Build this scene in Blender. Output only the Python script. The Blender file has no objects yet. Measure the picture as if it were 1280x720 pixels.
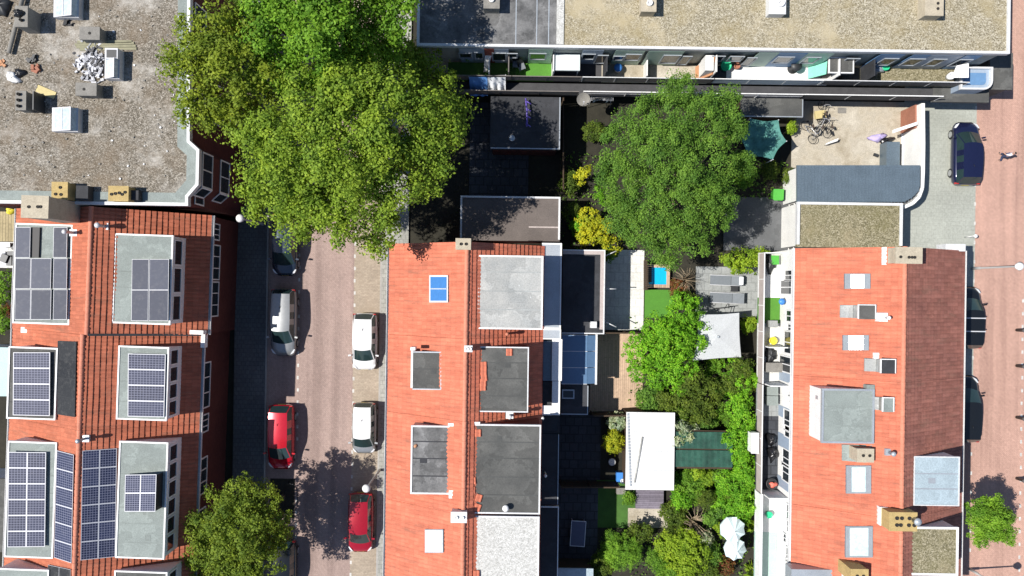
import bpy, bmesh, math, random
import numpy as np
from mathutils import Vector, Matrix
R = math.radians
random.seed(7)
rng = np.random.default_rng(11)
SC = bpy.context.scene
COL = SC.collection
H, S = 52.0, 17.8            # camera height in metres, photo pixels per metre on the ground
A = R(0.8)                   # heading of the street grid against the photo's edges
CA, SA = math.cos(A), math.sin(A)

def P(px, py, z=0.0):
    """world x, y of a photo pixel for a point z metres above the ground"""
    k = (H - z) / H / S
    x, y = (px - 640) * k, (360 - py) * k
    return (x * CA - y * SA, x * SA + y * CA)

def K(z): return (H - z) / H / S
def rot2(x, y, a): return (x*math.cos(a) - y*math.sin(a), x*math.sin(a) + y*math.cos(a))

# ------------------------------------------------------------------ mesh builder
class MB:
    def __init__(s): s.v = []; s.f = []; s.m = []; s.sm = []
    def add(s, pts, faces, m=0, smooth=False):
        b = len(s.v); s.v += [tuple(p) for p in pts]
        for f in faces: s.f.append([b + i for i in f]); s.m.append(m); s.sm.append(smooth)
    def quad(s, *pts, m=0): s.add(pts, [list(range(len(pts)))], m)
    def box(s, cx, cy, z0, z1, w, d, rot=0.0, m=0, mt=None, tilt=None):
        c = [(-w/2,-d/2),(w/2,-d/2),(w/2,d/2),(-w/2,d/2)]
        q = [rot2(x, y, rot) for x, y in c]
        p = [(cx+x, cy+y, z0) for x, y in q] + [(cx+x, cy+y, z1) for x, y in q]
        s.add(p, [[3,2,1,0],[0,1,5,4],[1,2,6,5],[2,3,7,6],[3,0,4,7]], m)
        s.add(p[4:], [[0,1,2,3]], m if mt is None else mt)
    def pbox(s, a, b, c, d, z1, z0, rot=0.0, m=0, mt=None, grow=0.0):
        """box whose top (at z1) spans the photo pixels a,b .. c,d"""
        x, y = P((a+c)/2, (b+d)/2, z1); k = K(z1)
        s.box(x, y, z0, z1, (c-a)*k+grow, (d-b)*k+grow, rot, m, mt)
    def prism(s, poly, z0, z1, m=0, mt=None):
        n = len(poly)
        p = [(x, y, z0) for x, y in poly] + [(x, y, z1) for x, y in poly]
        s.add(p, [[i, (i+1) % n, n+(i+1) % n, n+i] for i in range(n)] + [list(range(n-1, -1, -1))], m)
        s.add(p[n:], [list(range(n))], m if mt is None else mt)
    def slab(s, pts, t, m=0, mt=None):
        """closed slab under a polygon of 3D points"""
        n = len(pts); lo = [(x, y, z-t) for x, y, z in pts]
        s.add(list(pts)+lo, [[i, n+i, n+(i+1) % n, (i+1) % n] for i in range(n)] + [list(range(2*n-1, n-1, -1))], m)
        s.add(pts, [list(range(n))], m if mt is None else mt)
    def tube(s, pts, r, n=8, m=0, caps=True, smooth=True):
        pts = [Vector(p) for p in pts]; rs = r if isinstance(r, (list, tuple)) else [r]*len(pts)
        b = []
        for i, p in enumerate(pts):
            d = (pts[min(i+1, len(pts)-1)] - pts[max(i-1, 0)])
            d = d.normalized() if d.length > 1e-9 else Vector((0,0,1))
            u = d.cross(Vector((0,0,1)) if abs(d.z) < .95 else Vector((1,0,0))).normalized(); w = d.cross(u)
            b += [p + (u*math.cos(2*math.pi*k/n) + w*math.sin(2*math.pi*k/n))*rs[i] for k in range(n)]
        f = [[i*n+k, i*n+(k+1) % n, (i+1)*n+(k+1) % n, (i+1)*n+k] for i in range(len(pts)-1) for k in range(n)]
        s.add(b, f, m, smooth)
        if caps: s.add(b[:n], [list(range(n-1,-1,-1))], m); s.add(b[-n:], [list(range(n))], m)
    def lathe(s, cx, cy, prof, n=16, m=0, smooth=True, sx=1.0):
        p = []
        for r, z in prof: p += [(cx + r*sx*math.cos(2*math.pi*k/n), cy + r*math.sin(2*math.pi*k/n), z) for k in range(n)]
        s.add(p, [[i*n+k, i*n+(k+1) % n, (i+1)*n+(k+1) % n, (i+1)*n+k] for i in range(len(prof)-1) for k in range(n)], m, smooth)
        s.add(p[:n], [list(range(n-1,-1,-1))], m); s.add(p[-n:], [list(range(n))], m)
    def grid(s, rows, m=0, smooth=True):
        nr, nc = len(rows), len(rows[0]); p = [q for r in rows for q in r]
        s.add(p, [[i*nc+j, i*nc+j+1, (i+1)*nc+j+1, (i+1)*nc+j] for i in range(nr-1) for j in range(nc-1)], m, smooth)
    def build(s, name, mats, parent=None, local=False, recalc=True):
        if not isinstance(mats, (list, tuple)): mats = [mats]
        me = bpy.data.meshes.new(name)
        o = Vector((0,0,0))
        if parent is not None and not local:
            t = parent
            while t.parent is not None: t = t.parent
            o = t.location
        me.from_pydata([(x-o[0], y-o[1], z-o[2]) for x, y, z in s.v], [], s.f)
        for q in mats: me.materials.append(q)
        me.polygons.foreach_set('material_index', s.m)
        me.polygons.foreach_set('use_smooth', s.sm)
        if recalc:
            bm = bmesh.new(); bm.from_mesh(me)
            bmesh.ops.remove_doubles(bm, verts=bm.verts, dist=1e-5)
            bmesh.ops.recalc_face_normals(bm, faces=bm.faces); bm.to_mesh(me); bm.free()
        me.update()
        ob = bpy.data.objects.new(name, me); COL.objects.link(ob)
        if parent is not None: ob.parent = parent
        return ob

def tag(o, label=None, cat=None, group=None, kind=None):
    if label: o['label'] = label
    if cat: o['category'] = cat
    if group: o['group'] = group
    if kind: o['kind'] = kind
    return o
def thing(name, label, cat, loc=(0,0,0), rz=0.0, group=None):
    o = bpy.data.objects.new(name, None); COL.objects.link(o); o.empty_display_size = .3
    o.location = loc if len(loc) == 3 else (loc[0], loc[1], 0); o.rotation_euler = (0,0,rz)
    return tag(o, label, cat, group)
def single(name, mb, mats, label, cat, group=None, base=None):
    """a thing that is one mesh, its origin at its base"""
    xs = [v[0] for v in mb.v]; ys = [v[1] for v in mb.v]; z = min(v[2] for v in mb.v)
    c = base or ((min(xs)+max(xs))/2, (min(ys)+max(ys))/2, z)
    mb.v = [(x-c[0], y-c[1], q-c[2]) for x, y, q in mb.v]
    o = mb.build(name, mats); o.location = c
    return tag(o, label, cat, group)
def dup(root, loc, rz, label=None):
    c = root.copy(); COL.objects.link(c); c.location = loc; c.rotation_euler = (0,0,rz)
    if label: c['label'] = label
    for ch in list(root.children):
        d = ch.copy(); COL.objects.link(d); d.parent = c
        for g in list(ch.children):
            e = g.copy(); COL.objects.link(e); e.parent = d
    return c
def setting(name, mb, mats):
    return tag(mb.build(name, mats), kind='structure')

# ------------------------------------------------------------------ materials
def newmat(name):
    m = bpy.data.materials.new(name); m.use_nodes = True
    return m, m.node_tree.nodes, m.node_tree.links, m.node_tree.nodes['Principled BSDF']
def coords(N, L, scale=(1,1,1), rot=0.0, seed=(0,0,0)):
    t = N.new('ShaderNodeTexCoord'); p = N.new('ShaderNodeMapping')
    p.inputs['Scale'].default_value = scale; p.inputs['Rotation'].default_value = (0,0,rot); p.inputs['Location'].default_value = seed
    L.new(t.outputs['Object'], p.inputs['Vector']); return p.outputs['Vector']
def tex_noise(N, L, vec, scale, detail=4, rough=.6):
    n = N.new('ShaderNodeTexNoise'); n.inputs['Scale'].default_value = scale
    n.inputs['Detail'].default_value = detail; n.inputs['Roughness'].default_value = rough
    L.new(vec, n.inputs['Vector']); return n.outputs['Fac']
def ramp(N, L, fac, stops, interp='LINEAR'):
    r = N.new('ShaderNodeValToRGB'); e = r.color_ramp.elements; r.color_ramp.interpolation = interp
    while len(e) < len(stops): e.new(.5)
    for q, (p, c) in zip(e, stops): q.position = p; q.color = (*c, 1) if len(c) == 3 else c
    L.new(fac, r.inputs['Fac']); return r.outputs['Color']
def mix(N, L, fac, a, b, mode='MIX'):
    x = N.new('ShaderNodeMix'); x.data_type = 'RGBA'; x.blend_type = mode
    for s, v in ((x.inputs[0], fac), (x.inputs[6], a), (x.inputs[7], b)):
        if hasattr(v, 'links') or hasattr(v, 'is_output'): L.new(v, s)
        elif isinstance(v, (int, float)): s.default_value = v
        else: s.default_value = (*v, 1)
    return x.outputs[2]
def bump(N, L, B, h, strength=.3, dist=.02):
    b = N.new('ShaderNodeBump'); b.inputs['Strength'].default_value = strength; b.inputs['Distance'].default_value = dist
    L.new(h, b.inputs['Height']); L.new(b.outputs['Normal'], B.inputs['Normal'])
def mulc(c, k): return tuple(min(1, x*k) for x in c)

def surf(name, c, rough=.8, var=.18, scale=2.0, fine=25.0, bmp=.15, metal=0.0, c2=None, spec=.5, puddle=0.0):
    """worn painted / mineral surface: broad patches, fine grain"""
    m, N, L, B = newmat(name); v = coords(N, L, seed=(random.random()*50,)*3)
    n1 = tex_noise(N, L, v, scale, 6, .65); n2 = tex_noise(N, L, v, fine, 2)
    a = ramp(N, L, n1, [(.3, mulc(c, 1-var)), (.7, c2 or mulc(c, 1+var))])
    g = ramp(N, L, n2, [(.3, (.8,.8,.8)), (.7, (1.12,1.12,1.12))])
    a = mix(N, L, 1.0, a, g, 'MULTIPLY')
    if puddle:  # dried puddle rims, dirt and bird lime
        n3 = tex_noise(N, L, v, .55, 5, .6); a = mix(N, L, 1.0, a, ramp(N, L, n3, [(.40, (1,1,1)), (.485, (1+puddle*.7,)*3), (.50, (1-puddle*.7,)*3), (.62, (1-puddle*.4,)*3), (.75, (1,1,1))]), 'MULTIPLY')
        n4 = tex_noise(N, L, v, 5, 6, .8); a = mix(N, L, ramp(N, L, n4, [(.66, (0,0,0)), (.78, (.5,.5,.5))]), a, mulc(c, .45))
        n7 = tex_noise(N, L, coords(N, L, seed=(1,5,2)), 7, 2, .5); a = mix(N, L, ramp(N, L, n7, [(.76, (0,0,0)), (.80, (.7,.7,.7))]), a, mulc(c, 2.6))
    L.new(a, B.inputs['Base Color'])
    B.inputs['Roughness'].default_value = rough; B.inputs['Metallic'].default_value = metal
    B.inputs['Specular IOR Level'].default_value = spec
    if bmp: bump(N, L, B, n2, bmp)
    return m
def plain(name, c, rough=.5, metal=0.0, spec=.5, coat=0.0):
    m, N, L, B = newmat(name); v = coords(N, L)
    n = tex_noise(N, L, v, 6, 3)
    L.new(ramp(N, L, n, [(.3, mulc(c, .93)), (.7, mulc(c, 1.07))]), B.inputs['Base Color'])
    B.inputs['Roughness'].default_value = rough; B.inputs['Metallic'].default_value = metal
    B.inputs['Specular IOR Level'].default_value = spec; B.inputs['Coat Weight'].default_value = coat; B.inputs['Coat Roughness'].default_value = .06
    return m
def snap_rand(N, L, vec, step):
    s = N.new('ShaderNodeVectorMath'); s.operation = 'SNAP'; s.inputs[1].default_value = step
    L.new(vec, s.inputs[0]); w = N.new('ShaderNodeTexWhiteNoise'); w.noise_dimensions = '3D'
    L.new(s.outputs[0], w.inputs['Vector']); return w.outputs['Value']
def tiles(name, c, var=.22, stain=.5, rot=0.0, joint=.86):
    """terracotta roof tiles: each tile its own tone, lichen and soot patches"""
    m, N, L, B = newmat(name); v = coords(N, L, rot=rot)
    r = snap_rand(N, L, v, (.31, .24, 50)); n1 = tex_noise(N, L, v, .55, 6, .7)
    v2 = coords(N, L, scale=(.35, 2.6, .35), rot=rot); n2 = tex_noise(N, L, v2, 1.3, 5, .7); n3 = tex_noise(N, L, v, 22, 3)
    a = ramp(N, L, r, [(0, mulc(c, 1-var)), (.5, c), (1, (min(1,c[0]*(1+var)), c[1]*(1+var*1.2), c[2]*(1+var*1.3)))])
    b = ramp(N, L, n2, [(.40, (1,1,1)), (.72, (1-stain*.45, 1-stain*.5, 1-stain*.45))])
    d = ramp(N, L, n1, [(.30, (.84,.86,.88)), (.6, (1.08,1.06,1.04))])
    g = ramp(N, L, n3, [(.3, (.85,.85,.85)), (.7, (1.1,1.1,1.1))])
    sp = N.new('ShaderNodeSeparateXYZ'); L.new(v, sp.inputs[0])
    def stripes(out, period, width, joint):
        q = N.new('ShaderNodeMath'); q.operation = 'MULTIPLY'; q.inputs[1].default_value = 1/period; L.new(out, q.inputs[0])
        f = N.new('ShaderNodeMath'); f.operation = 'FRACT'; L.new(q.outputs[0], f.inputs[0])
        return ramp(N, L, f.outputs[0], [(0, (joint,)*3), (width, (1,1,1)), (1-width, (1,1,1)), (1, (joint,)*3)])
    a = mix(N, L, 1.0, a, stripes(sp.outputs[1], .24, .25, joint), 'MULTIPLY'); a = mix(N, L, 1.0, a, stripes(sp.outputs[0], .31, .12, .92), 'MULTIPLY')
    nr = tex_noise(N, L, coords(N, L, scale=(.5, 4.1667, .5), rot=rot, seed=(2,2,2)), 1.0, 3, .7); a = mix(N, L, 1.0, a, ramp(N, L, nr, [(.36, (.89,.87,.86)), (.52, (1,1,1)), (.7, (1.08,1.05,1.04))]), 'MULTIPLY')
    n5 = tex_noise(N, L, coords(N, L, scale=(.22,1,.22), seed=(4,7,1)), 2.2, 6, .75)
    a = mix(N, L, ramp(N, L, n5, [(.53, (0,0,0)), (.72, (.50,.50,.50))]), a, (.17,.12,.085))
    n6 = tex_noise(N, L, v, 3.2, 5, .8); a = mix(N, L, ramp(N, L, n6, [(.64, (0,0,0)), (.74, (.5,.5,.5))]), a, (.58,.42,.32))
    x = mix(N, L, 1.0, a, b, 'MULTIPLY'); x = mix(N, L, 1.0, x, d, 'MULTIPLY'); x = mix(N, L, 1.0, x, g, 'MULTIPLY')
    L.new(x, B.inputs['Base Color']); B.inputs['Roughness'].default_value = .8
    B.inputs['Specular IOR Level'].default_value = .25
    bump(N, L, B, n3, .2, .01)
    return m
def gravel(name, cols, patch, size=11.0, moss=None):
    m, N, L, B = newmat(name); v = coords(N, L, seed=(random.random()*30,)*3)
    q = N.new('ShaderNodeTexVoronoi'); q.inputs['Scale'].default_value = size; L.new(v, q.inputs['Vector'])
    sep = N.new('ShaderNodeSeparateColor'); L.new(q.outputs['Color'], sep.inputs[0])
    n = len(cols); a = ramp(N, L, sep.outputs[0], [(i/(n-1), c) for i, c in enumerate(cols)])
    q2 = N.new('ShaderNodeTexVoronoi'); q2.inputs['Scale'].default_value = size*.37; L.new(v, q2.inputs['Vector'])
    s2 = N.new('ShaderNodeSeparateColor'); L.new(q2.outputs['Color'], s2.inputs[0])
    a = mix(N, L, 1.0, a, ramp(N, L, s2.outputs[1], [(0, (.92,.92,.92)), (1, (1.07,1.07,1.07))]), 'MULTIPLY')
    n1 = tex_noise(N, L, v, .33, 6, .68); f = ramp(N, L, n1, [(.50, (0,0,0)), (.57, (.22,.22,.22)), (.67, (.85,.85,.85))])
    a = mix(N, L, f, a, patch)
    if moss:
        n2 = tex_noise(N, L, coords(N, L, seed=(9,4,2)), .5, 6, .7); f2 = ramp(N, L, n2, [(.48, (0,0,0)), (.7, (.6,.6,.6))])
        a = mix(N, L, f2, a, moss)
    L.new(a, B.inputs['Base Color']); B.inputs['Roughness'].default_value = .95; B.inputs['Specular IOR Level'].default_value = .1
    bump(N, L, B, q.outputs['Distance'], .6, .03)
    return m
def pavers(name, c, size=(.2,.1), var=.2, mortar=.6, rot=0.0, patch=.2, wall=False, stain=None, tracks=False):
    m, N, L, B = newmat(name)
    if wall:
        t = N.new('ShaderNodeTexCoord'); sp = N.new('ShaderNodeSeparateXYZ'); L.new(t.outputs['Object'], sp.inputs[0])
        ad = N.new('ShaderNodeMath'); L.new(sp.outputs[0], ad.inputs[0]); L.new(sp.outputs[1], ad.inputs[1])
        cb = N.new('ShaderNodeCombineXYZ'); L.new(ad.outputs[0], cb.inputs[0]); L.new(sp.outputs[2], cb.inputs[1]); v = cb.outputs[0]
    else: v = coords(N, L, rot=rot)
    b = N.new('ShaderNodeTexBrick'); L.new(v, b.inputs['Vector']); b.inputs['Scale'].default_value = 1.0
    b.inputs['Brick Width'].default_value = size[0]; b.inputs['Row Height'].default_value = size[1]
    b.inputs['Mortar Size'].default_value = size[1]*.07; b.inputs['Mortar Smooth'].default_value = .3
    b.inputs['Color1'].default_value = (*mulc(c, 1-var), 1); b.inputs['Color2'].default_value = (*mulc(c, 1+var), 1)
    b.inputs['Mortar'].default_value = (*mulc(c, mortar), 1)
    n1 = tex_noise(N, L, v, .35, 6, .65)
    a = mix(N, L, 1.0, b.outputs['Color'], ramp(N, L, n1, [(.3, (1-patch,)*3), (.7, (1+patch*.7,)*3)]), 'MULTIPLY')
    n3 = tex_noise(N, L, v, 7, 4, .7); a = mix(N, L, 1.0, a, ramp(N, L, n3, [(.35, (.86,.86,.86)), (.65, (1.1,1.1,1.1))]), 'MULTIPLY')
    if tracks:
        nt = tex_noise(N, L, coords(N, L, scale=(1.0,.035,1)), 1.15, 3, .5); a = mix(N, L, 1.0, a, ramp(N, L, nt, [(.36, (.80,.79,.79)), (.5, (1,1,1)), (.66, (1.10,1.09,1.08))]), 'MULTIPLY')
        no = tex_noise(N, L, coords(N, L, seed=(7,3,0)), .9, 6, .8); a = mix(N, L, ramp(N, L, no, [(.60, (0,0,0)), (.74, (.5,.5,.5))]), a, mulc(c, .45))
        nl = tex_noise(N, L, coords(N, L, seed=(2,9,0)), 9, 2, .5); a = mix(N, L, ramp(N, L, nl, [(.74, (0,0,0)), (.80, (.6,.6,.6))]), a, mulc(c, 1.7))
    if stain:
        n2 = tex_noise(N, L, coords(N, L, seed=(3,8,1)), .6, 6, .75)
        a = mix(N, L, ramp(N, L, n2, [(.5, (0,0,0)), (.68, (.8,.8,.8))]), a, stain)
    L.new(a, B.inputs['Base Color']); B.inputs['Roughness'].default_value = .85; B.inputs['Specular IOR Level'].default_value = .25
    return m
def leafmat(name, cols, trans=.35):
    m, N, L, B = newmat(name)
    g = N.new('ShaderNodeNewGeometry'); n = len(cols)
    a = ramp(N, L, g.outputs['Random Per Island'], [(i/(n-1), c) for i, c in enumerate(cols)])
    n1 = tex_noise(N, L, coords(N, L), .9, 4, .6); a = mix(N, L, 1.0, a, ramp(N, L, n1, [(.32, (.56,.68,.72)), (.68, (1.30,1.24,1.05))]), 'MULTIPLY')
    L.new(a, B.inputs['Base Color']); B.inputs['Roughness'].default_value = .6; B.inputs['Specular IOR Level'].default_value = .18
    t = N.new('ShaderNodeBsdfTranslucent'); h = N.new('ShaderNodeHueSaturation'); h.inputs['Value'].default_value = 1.3; h.inputs['Hue'].default_value = .485
    L.new(a, h.inputs['Color']); L.new(h.outputs[0], t.inputs['Color'])
    x = N.new('ShaderNodeMixShader'); x.inputs[0].default_value = trans
    L.new(B.outputs[0], x.inputs[1]); L.new(t.outputs[0], x.inputs[2]); L.new(x.outputs[0], N['Material Output'].inputs['Surface'])
    return m
def corrugated(name, c, pitch=.18):
    m = surf(name, c, .45, .12, 1.2, 30, 0, .3); return m

MT = {}
MT['tile'] = tiles('terracotta_tile', (.575,.180,.108), .09, .34)
MT['tile_left'] = tiles('weathered_terracotta_tile', (.46,.148,.084), .10, .30, rot=R(1.25))
MT['ridge'] = surf('ridge_tile', (.54,.20,.125), .8, .15)
MT['brick'] = pavers('red_brick_wall', (.22,.06,.045), (.22,.065), .2, 1.5, wall=True)
MT['brick_dark'] = pavers('dark_red_brick_wall', (.10,.032,.027), (.22,.065), .2, 1.3, wall=True)
MT['white'] = surf('white_paint', (.78,.78,.77), .55, .07, 1.5, 20, .05)
MT['render'] = surf('white_render_wall', (.78,.78,.76), .8, .08, .8, 20, .1)
MT['trim'] = surf('pale_roof_trim', (.62,.63,.64), .5, .1, 1.2, 20, .05)
MT['zinc'] = surf('zinc_sheet', (.40,.44,.48), .45, .12, .7, 20, .05, .35)
MT['palegrey'] = surf('pale_grey_roofing', (.33,.35,.35), .85, .18, .5, 14, .03, c2=(.42,.42,.40), puddle=.16)
MT['greengrey'] = surf('grey_green_roofing', (.235,.27,.255), .8, .14, .6, 18, .06, puddle=.14)
MT['bitumen'] = surf('bitumen_roofing', (.078,.081,.078), .85, .25, .6, 20, .15, c2=(.115,.115,.108), puddle=.22)
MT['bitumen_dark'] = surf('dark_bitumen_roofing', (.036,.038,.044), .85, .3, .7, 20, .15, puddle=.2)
MT['bitumen_pale'] = surf('washed_bitumen_roofing', (.075,.078,.08), .7, .4, .9, 12, .1, c2=(.20,.20,.20), puddle=.3)
MT['lightblue'] = surf('light_blue_grey_roofing', (.33,.41,.455), .6, .08, .8, 14, .05, puddle=.10)
MT['gravel'] = gravel('brown_roof_gravel', [(.08,.07,.055),(.155,.137,.11),(.215,.19,.155),(.40,.37,.32)], (.50,.48,.44), 19, (.19,.145,.10))
MT['gravel_tan'] = gravel('tan_roof_gravel', [(.13,.112,.07),(.265,.235,.165),(.345,.31,.225),(.53,.49,.40)], (.43,.37,.25), 20, (.30,.245,.13))
MT['gravel_moss'] = gravel('mossy_roof_gravel', [(.10,.092,.055),(.18,.162,.098),(.25,.225,.145),(.38,.345,.25)], (.31,.265,.17), 18, (.165,.15,.07))
MT['gravel_pale'] = gravel('white_roof_gravel', [(.34,.34,.32),(.45,.45,.43),(.52,.52,.50),(.60,.60,.58)], (.50,.50,.47), 18)
MT['solar'] = plain('solar_cell_blue', (.018,.025,.062), .5, 0, .2)
MT['solar_grey'] = plain('solar_module_grey_blue', (.042,.05,.08), .55, 0, .25)
MT['solar_black'] = plain('solar_module_black', (.022,.024,.028), .6, 0, .2)
MT['alu'] = plain('aluminium_frame', (.52,.53,.56), .55, .1)
MT['glass'] = plain('window_glass', (.02,.026,.032), .06)
MT['bluepane'] = plain('blue_roof_window_glass', (.05,.17,.42), .12)
MT['whitepane'] = surf('reflection_white_roof_window', (.80,.84,.88), .15, .04, 1.5, 6, 0)  # bright reflection on the roof windows painted in as a white pane colour
MT['palepane'] = surf('pale_green_roof_window', (.48,.64,.66), .12, .10, 1.2, 6, 0)
MT['black'] = plain('black_rubber', (.015,.015,.017), .6)
MT['darkmetal'] = plain('dark_metal', (.04,.042,.045), .5, .3)
MT['ochre'] = surf('ochre_chimney_stone', (.42,.31,.13), .9, .15, 3, 20, .15)
MT['buff'] = surf('buff_chimney_stone', (.42,.37,.28), .9, .15, 3, 20, .15)
MT['greystone'] = surf('grey_chimney_stone', (.22,.21,.19), .9, .18, 3, 20, .15)
MT['flue'] = plain('flue_pot_dark', (.02,.018,.016), .8)
MT['road'] = pavers('pink_brown_road_brick', (.335,.25,.222), (.21,.105), .06, .78, patch=.13, rot=R(45), tracks=True)
MT['road_red'] = pavers('red_road_brick', (.44,.275,.22), (.21,.105), .06, .8, patch=.10, rot=R(45), tracks=True)
MT['bay'] = pavers('tan_parking_brick', (.36,.30,.235), (.21,.105), .09, .75, patch=.22, stain=(.29,.235,.18))
MT['slabs'] = pavers('concrete_pavement_slab', (.34,.34,.31), (.3,.3), .08, .7, patch=.18)
MT['plaza'] = pavers('grey_green_plaza_paving', (.34,.355,.315), (.3,.3), .04, .9, patch=.14)
MT['kerb'] = surf('kerb_stone', (.34,.33,.31), .85, .12)
MT['paint'] = surf('road_paint', (.52,.51,.48), .7, .3, 5)
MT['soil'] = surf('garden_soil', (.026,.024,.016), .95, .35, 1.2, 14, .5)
MT['lawn'] = surf('lawn_turf', (.05,.13,.02), .9, .2, 1.5, 30, .8)
MT['turf'] = surf('artificial_turf', (.075,.23,.025), .9, .08, 1.5, 30, .5)
MT['slate'] = pavers('dark_slate_patio', (.055,.06,.07), (.6,.6), .15, .6, patch=.25)
MT['patio'] = pavers('pale_patio_slab', (.64,.64,.61), (.6,.6), .04, .85, patch=.15)
MT['greypatio'] = pavers('grey_patio_slab', (.30,.315,.31), (.6,.6), .06, .8, patch=.2)
MT['concrete'] = surf('worn_concrete', (.36,.31,.225), .9, .18, .55, 14, .1, c2=(.56,.52,.44), puddle=.12)
MT['deck'] = pavers('wooden_decking', (.50,.36,.255), (2.4,.14), .10, .45, patch=.2, rot=R(90))
MT['tandeck'] = pavers('tan_striped_decking', (.40,.33,.19), (4,.2), .1, .25, patch=.2, rot=R(90))
MT['greydeck'] = pavers('weathered_decking', (.19,.17,.21), (2.4,.14), .2, .5, patch=.25)
MT['fence'] = pavers('fence_boards', (.13,.09,.06), (.12,3), .2, .5, wall=True)
MT['bark'] = surf('tree_bark', (.11,.085,.06), .95, .3, 4, 20, .5)
MT['pole'] = plain('lamp_pole_paint', (.55,.54,.52), .5, .2)
MT['metalroof'] = surf('slate_blue_metal_roof', (.13,.175,.215), .45, .12, .8, 12, .04, .3)
MT['blueglass'] = plain('blue_glazed_roof', (.10,.18,.30), .3)
MT['balc_glass'] = plain('pale_balcony_panel', (.42,.50,.55), .3)
MT['brownrail'] = surf('brown_gallery_deck', (.16,.145,.135), .8, .15)
MT['darkdeck'] = surf('dark_gallery_deck', (.055,.055,.06), .8, .2)
MT['pinkrail'] = surf('pinkish_gallery_coping', (.44,.38,.36), .8, .1)
MT['bluepanel'] = plain('blue_facade_panel', (.12,.24,.42), .5)
MT['greypanel'] = plain('blue_grey_facade_panel', (.30,.37,.46), .5)
MT['greenpanel'] = plain('pale_green_facade_panel', (.36,.50,.42), .5)
MT['greypaint'] = surf('grey_facade_paint', (.30,.32,.30), .8, .15)
MT['orange'] = surf('orange_partition', (.50,.25,.13), .8, .1)
MT['redbrickwall'] = surf('red_brown_gate_wall', (.33,.14,.09), .85, .12)
MT['pinkroof'] = surf('pinkish_grey_roofing', (.125,.105,.095), .85, .2, .6, 14, .05)
MT['tile_shaded'] = tiles('shaded_brown_tile', (.29,.122,.094), .14, .25)  # darker copy of the roof tile: east slope's shade put into its colour
MT['flash'] = surf('blue_grey_window_flashing', (.17,.20,.23), .6, .1, 2, 20, .03)
MT['shadedpaving'] = pavers('shaded_pavement_tile', (.13,.135,.14), (.3,.3), .08, .7, patch=.18)  # west pavement kept dark: the house shadow is put into its colour
MT['greyframe'] = plain('grey_window_frame', (.30,.33,.36), .5)
MT['backsheet'] = plain('solar_backsheet', (.14,.15,.22), .6)
MT['asphalt'] = surf('grey_asphalt', (.11,.115,.12), .9, .15, .8, 25, .2, puddle=.15)
MT['bitumen_dark2'] = surf('bitumen_lap_seam', (.068,.071,.069), .85, .25, .6, 20, .1)
MT['greengrey2'] = surf('grey_green_lap_seam', (.205,.235,.222), .8, .2, .6, 18, .06)
MT['paleseam'] = surf('pale_lap_seam', (.30,.315,.31), .85, .2, .6, 18, .05)
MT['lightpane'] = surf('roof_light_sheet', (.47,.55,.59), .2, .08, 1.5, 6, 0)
for q in ('solar', 'solar_grey', 'solar_black'):
    nt = MT[q].node_tree; B = nt.nodes['Principled BSDF']; c0 = B.inputs['Base Color'].links[0].from_socket
    oi = nt.nodes.new('ShaderNodeObjectInfo'); rr = ramp(nt.nodes, nt.links, oi.outputs['Random'], [(0, (.72,.74,.78)), (1, (1.35,1.32,1.25))])
    dn = tex_noise(nt.nodes, nt.links, coords(nt.nodes, nt.links), 3, 5, .7); dr = ramp(nt.nodes, nt.links, dn, [(.5, (0,0,0)), (.75, (.16,.16,.16))])
    nt.links.new(mix(nt.nodes, nt.links, dr, mix(nt.nodes, nt.links, 1.0, c0, rr, 'MULTIPLY'), (.25,.24,.22)), B.inputs['Base Color'])
MT['shedwhite'] = surf('white_shed_sheet', (.70,.70,.69), .6, .06, 1.0, 16, .05, puddle=.06)
# ------------------------------------------------------------------ foliage
def leaf_object(name, pts, nrm, size, mat, parent=None, fold=.25, aspect=.7, cross=False):
    """one mesh of small folded leaves at pts facing nrm (arrays)"""
    n = len(pts); nrm = nrm / np.linalg.norm(nrm, axis=1, keepdims=True)
    t = rng.normal(size=(n,3)); t -= (t*nrm).sum(1, keepdims=True)*nrm; t /= np.linalg.norm(t, axis=1, keepdims=True)
    b = np.cross(nrm, t); L = (size*rng.uniform(.65, 1.35, n))[:,None]; W = L*aspect*.5
    v = np.empty((n,4,3)); v[:,0] = pts - t*L*.5; v[:,1] = pts + b*W + nrm*L*fold*.5
    v[:,2] = pts + t*L*.5 - nrm*L*.12; v[:,3] = pts - b*W + nrm*L*fold*.5
    if parent is not None:
        r = parent
        while r.parent is not None: r = r.parent
        v -= np.array(r.location)
    me = bpy.data.meshes.new(name); me.vertices.add(n*4); me.vertices.foreach_set('co', v.reshape(-1))
    me.loops.add(n*4); me.polygons.add(n); me.loops.foreach_set('vertex_index', np.arange(n*4, dtype=np.int32))
    me.polygons.foreach_set('loop_start', np.arange(0, n*4, 4, dtype=np.int32)); me.polygons.foreach_set('loop_total', np.full(n, 4, dtype=np.int32))
    me.materials.append(mat); me.update(calc_edges=True)
    ob = bpy.data.objects.new(name, me); COL.objects.link(ob)
    if parent is not None: ob.parent = parent
    return ob

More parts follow.
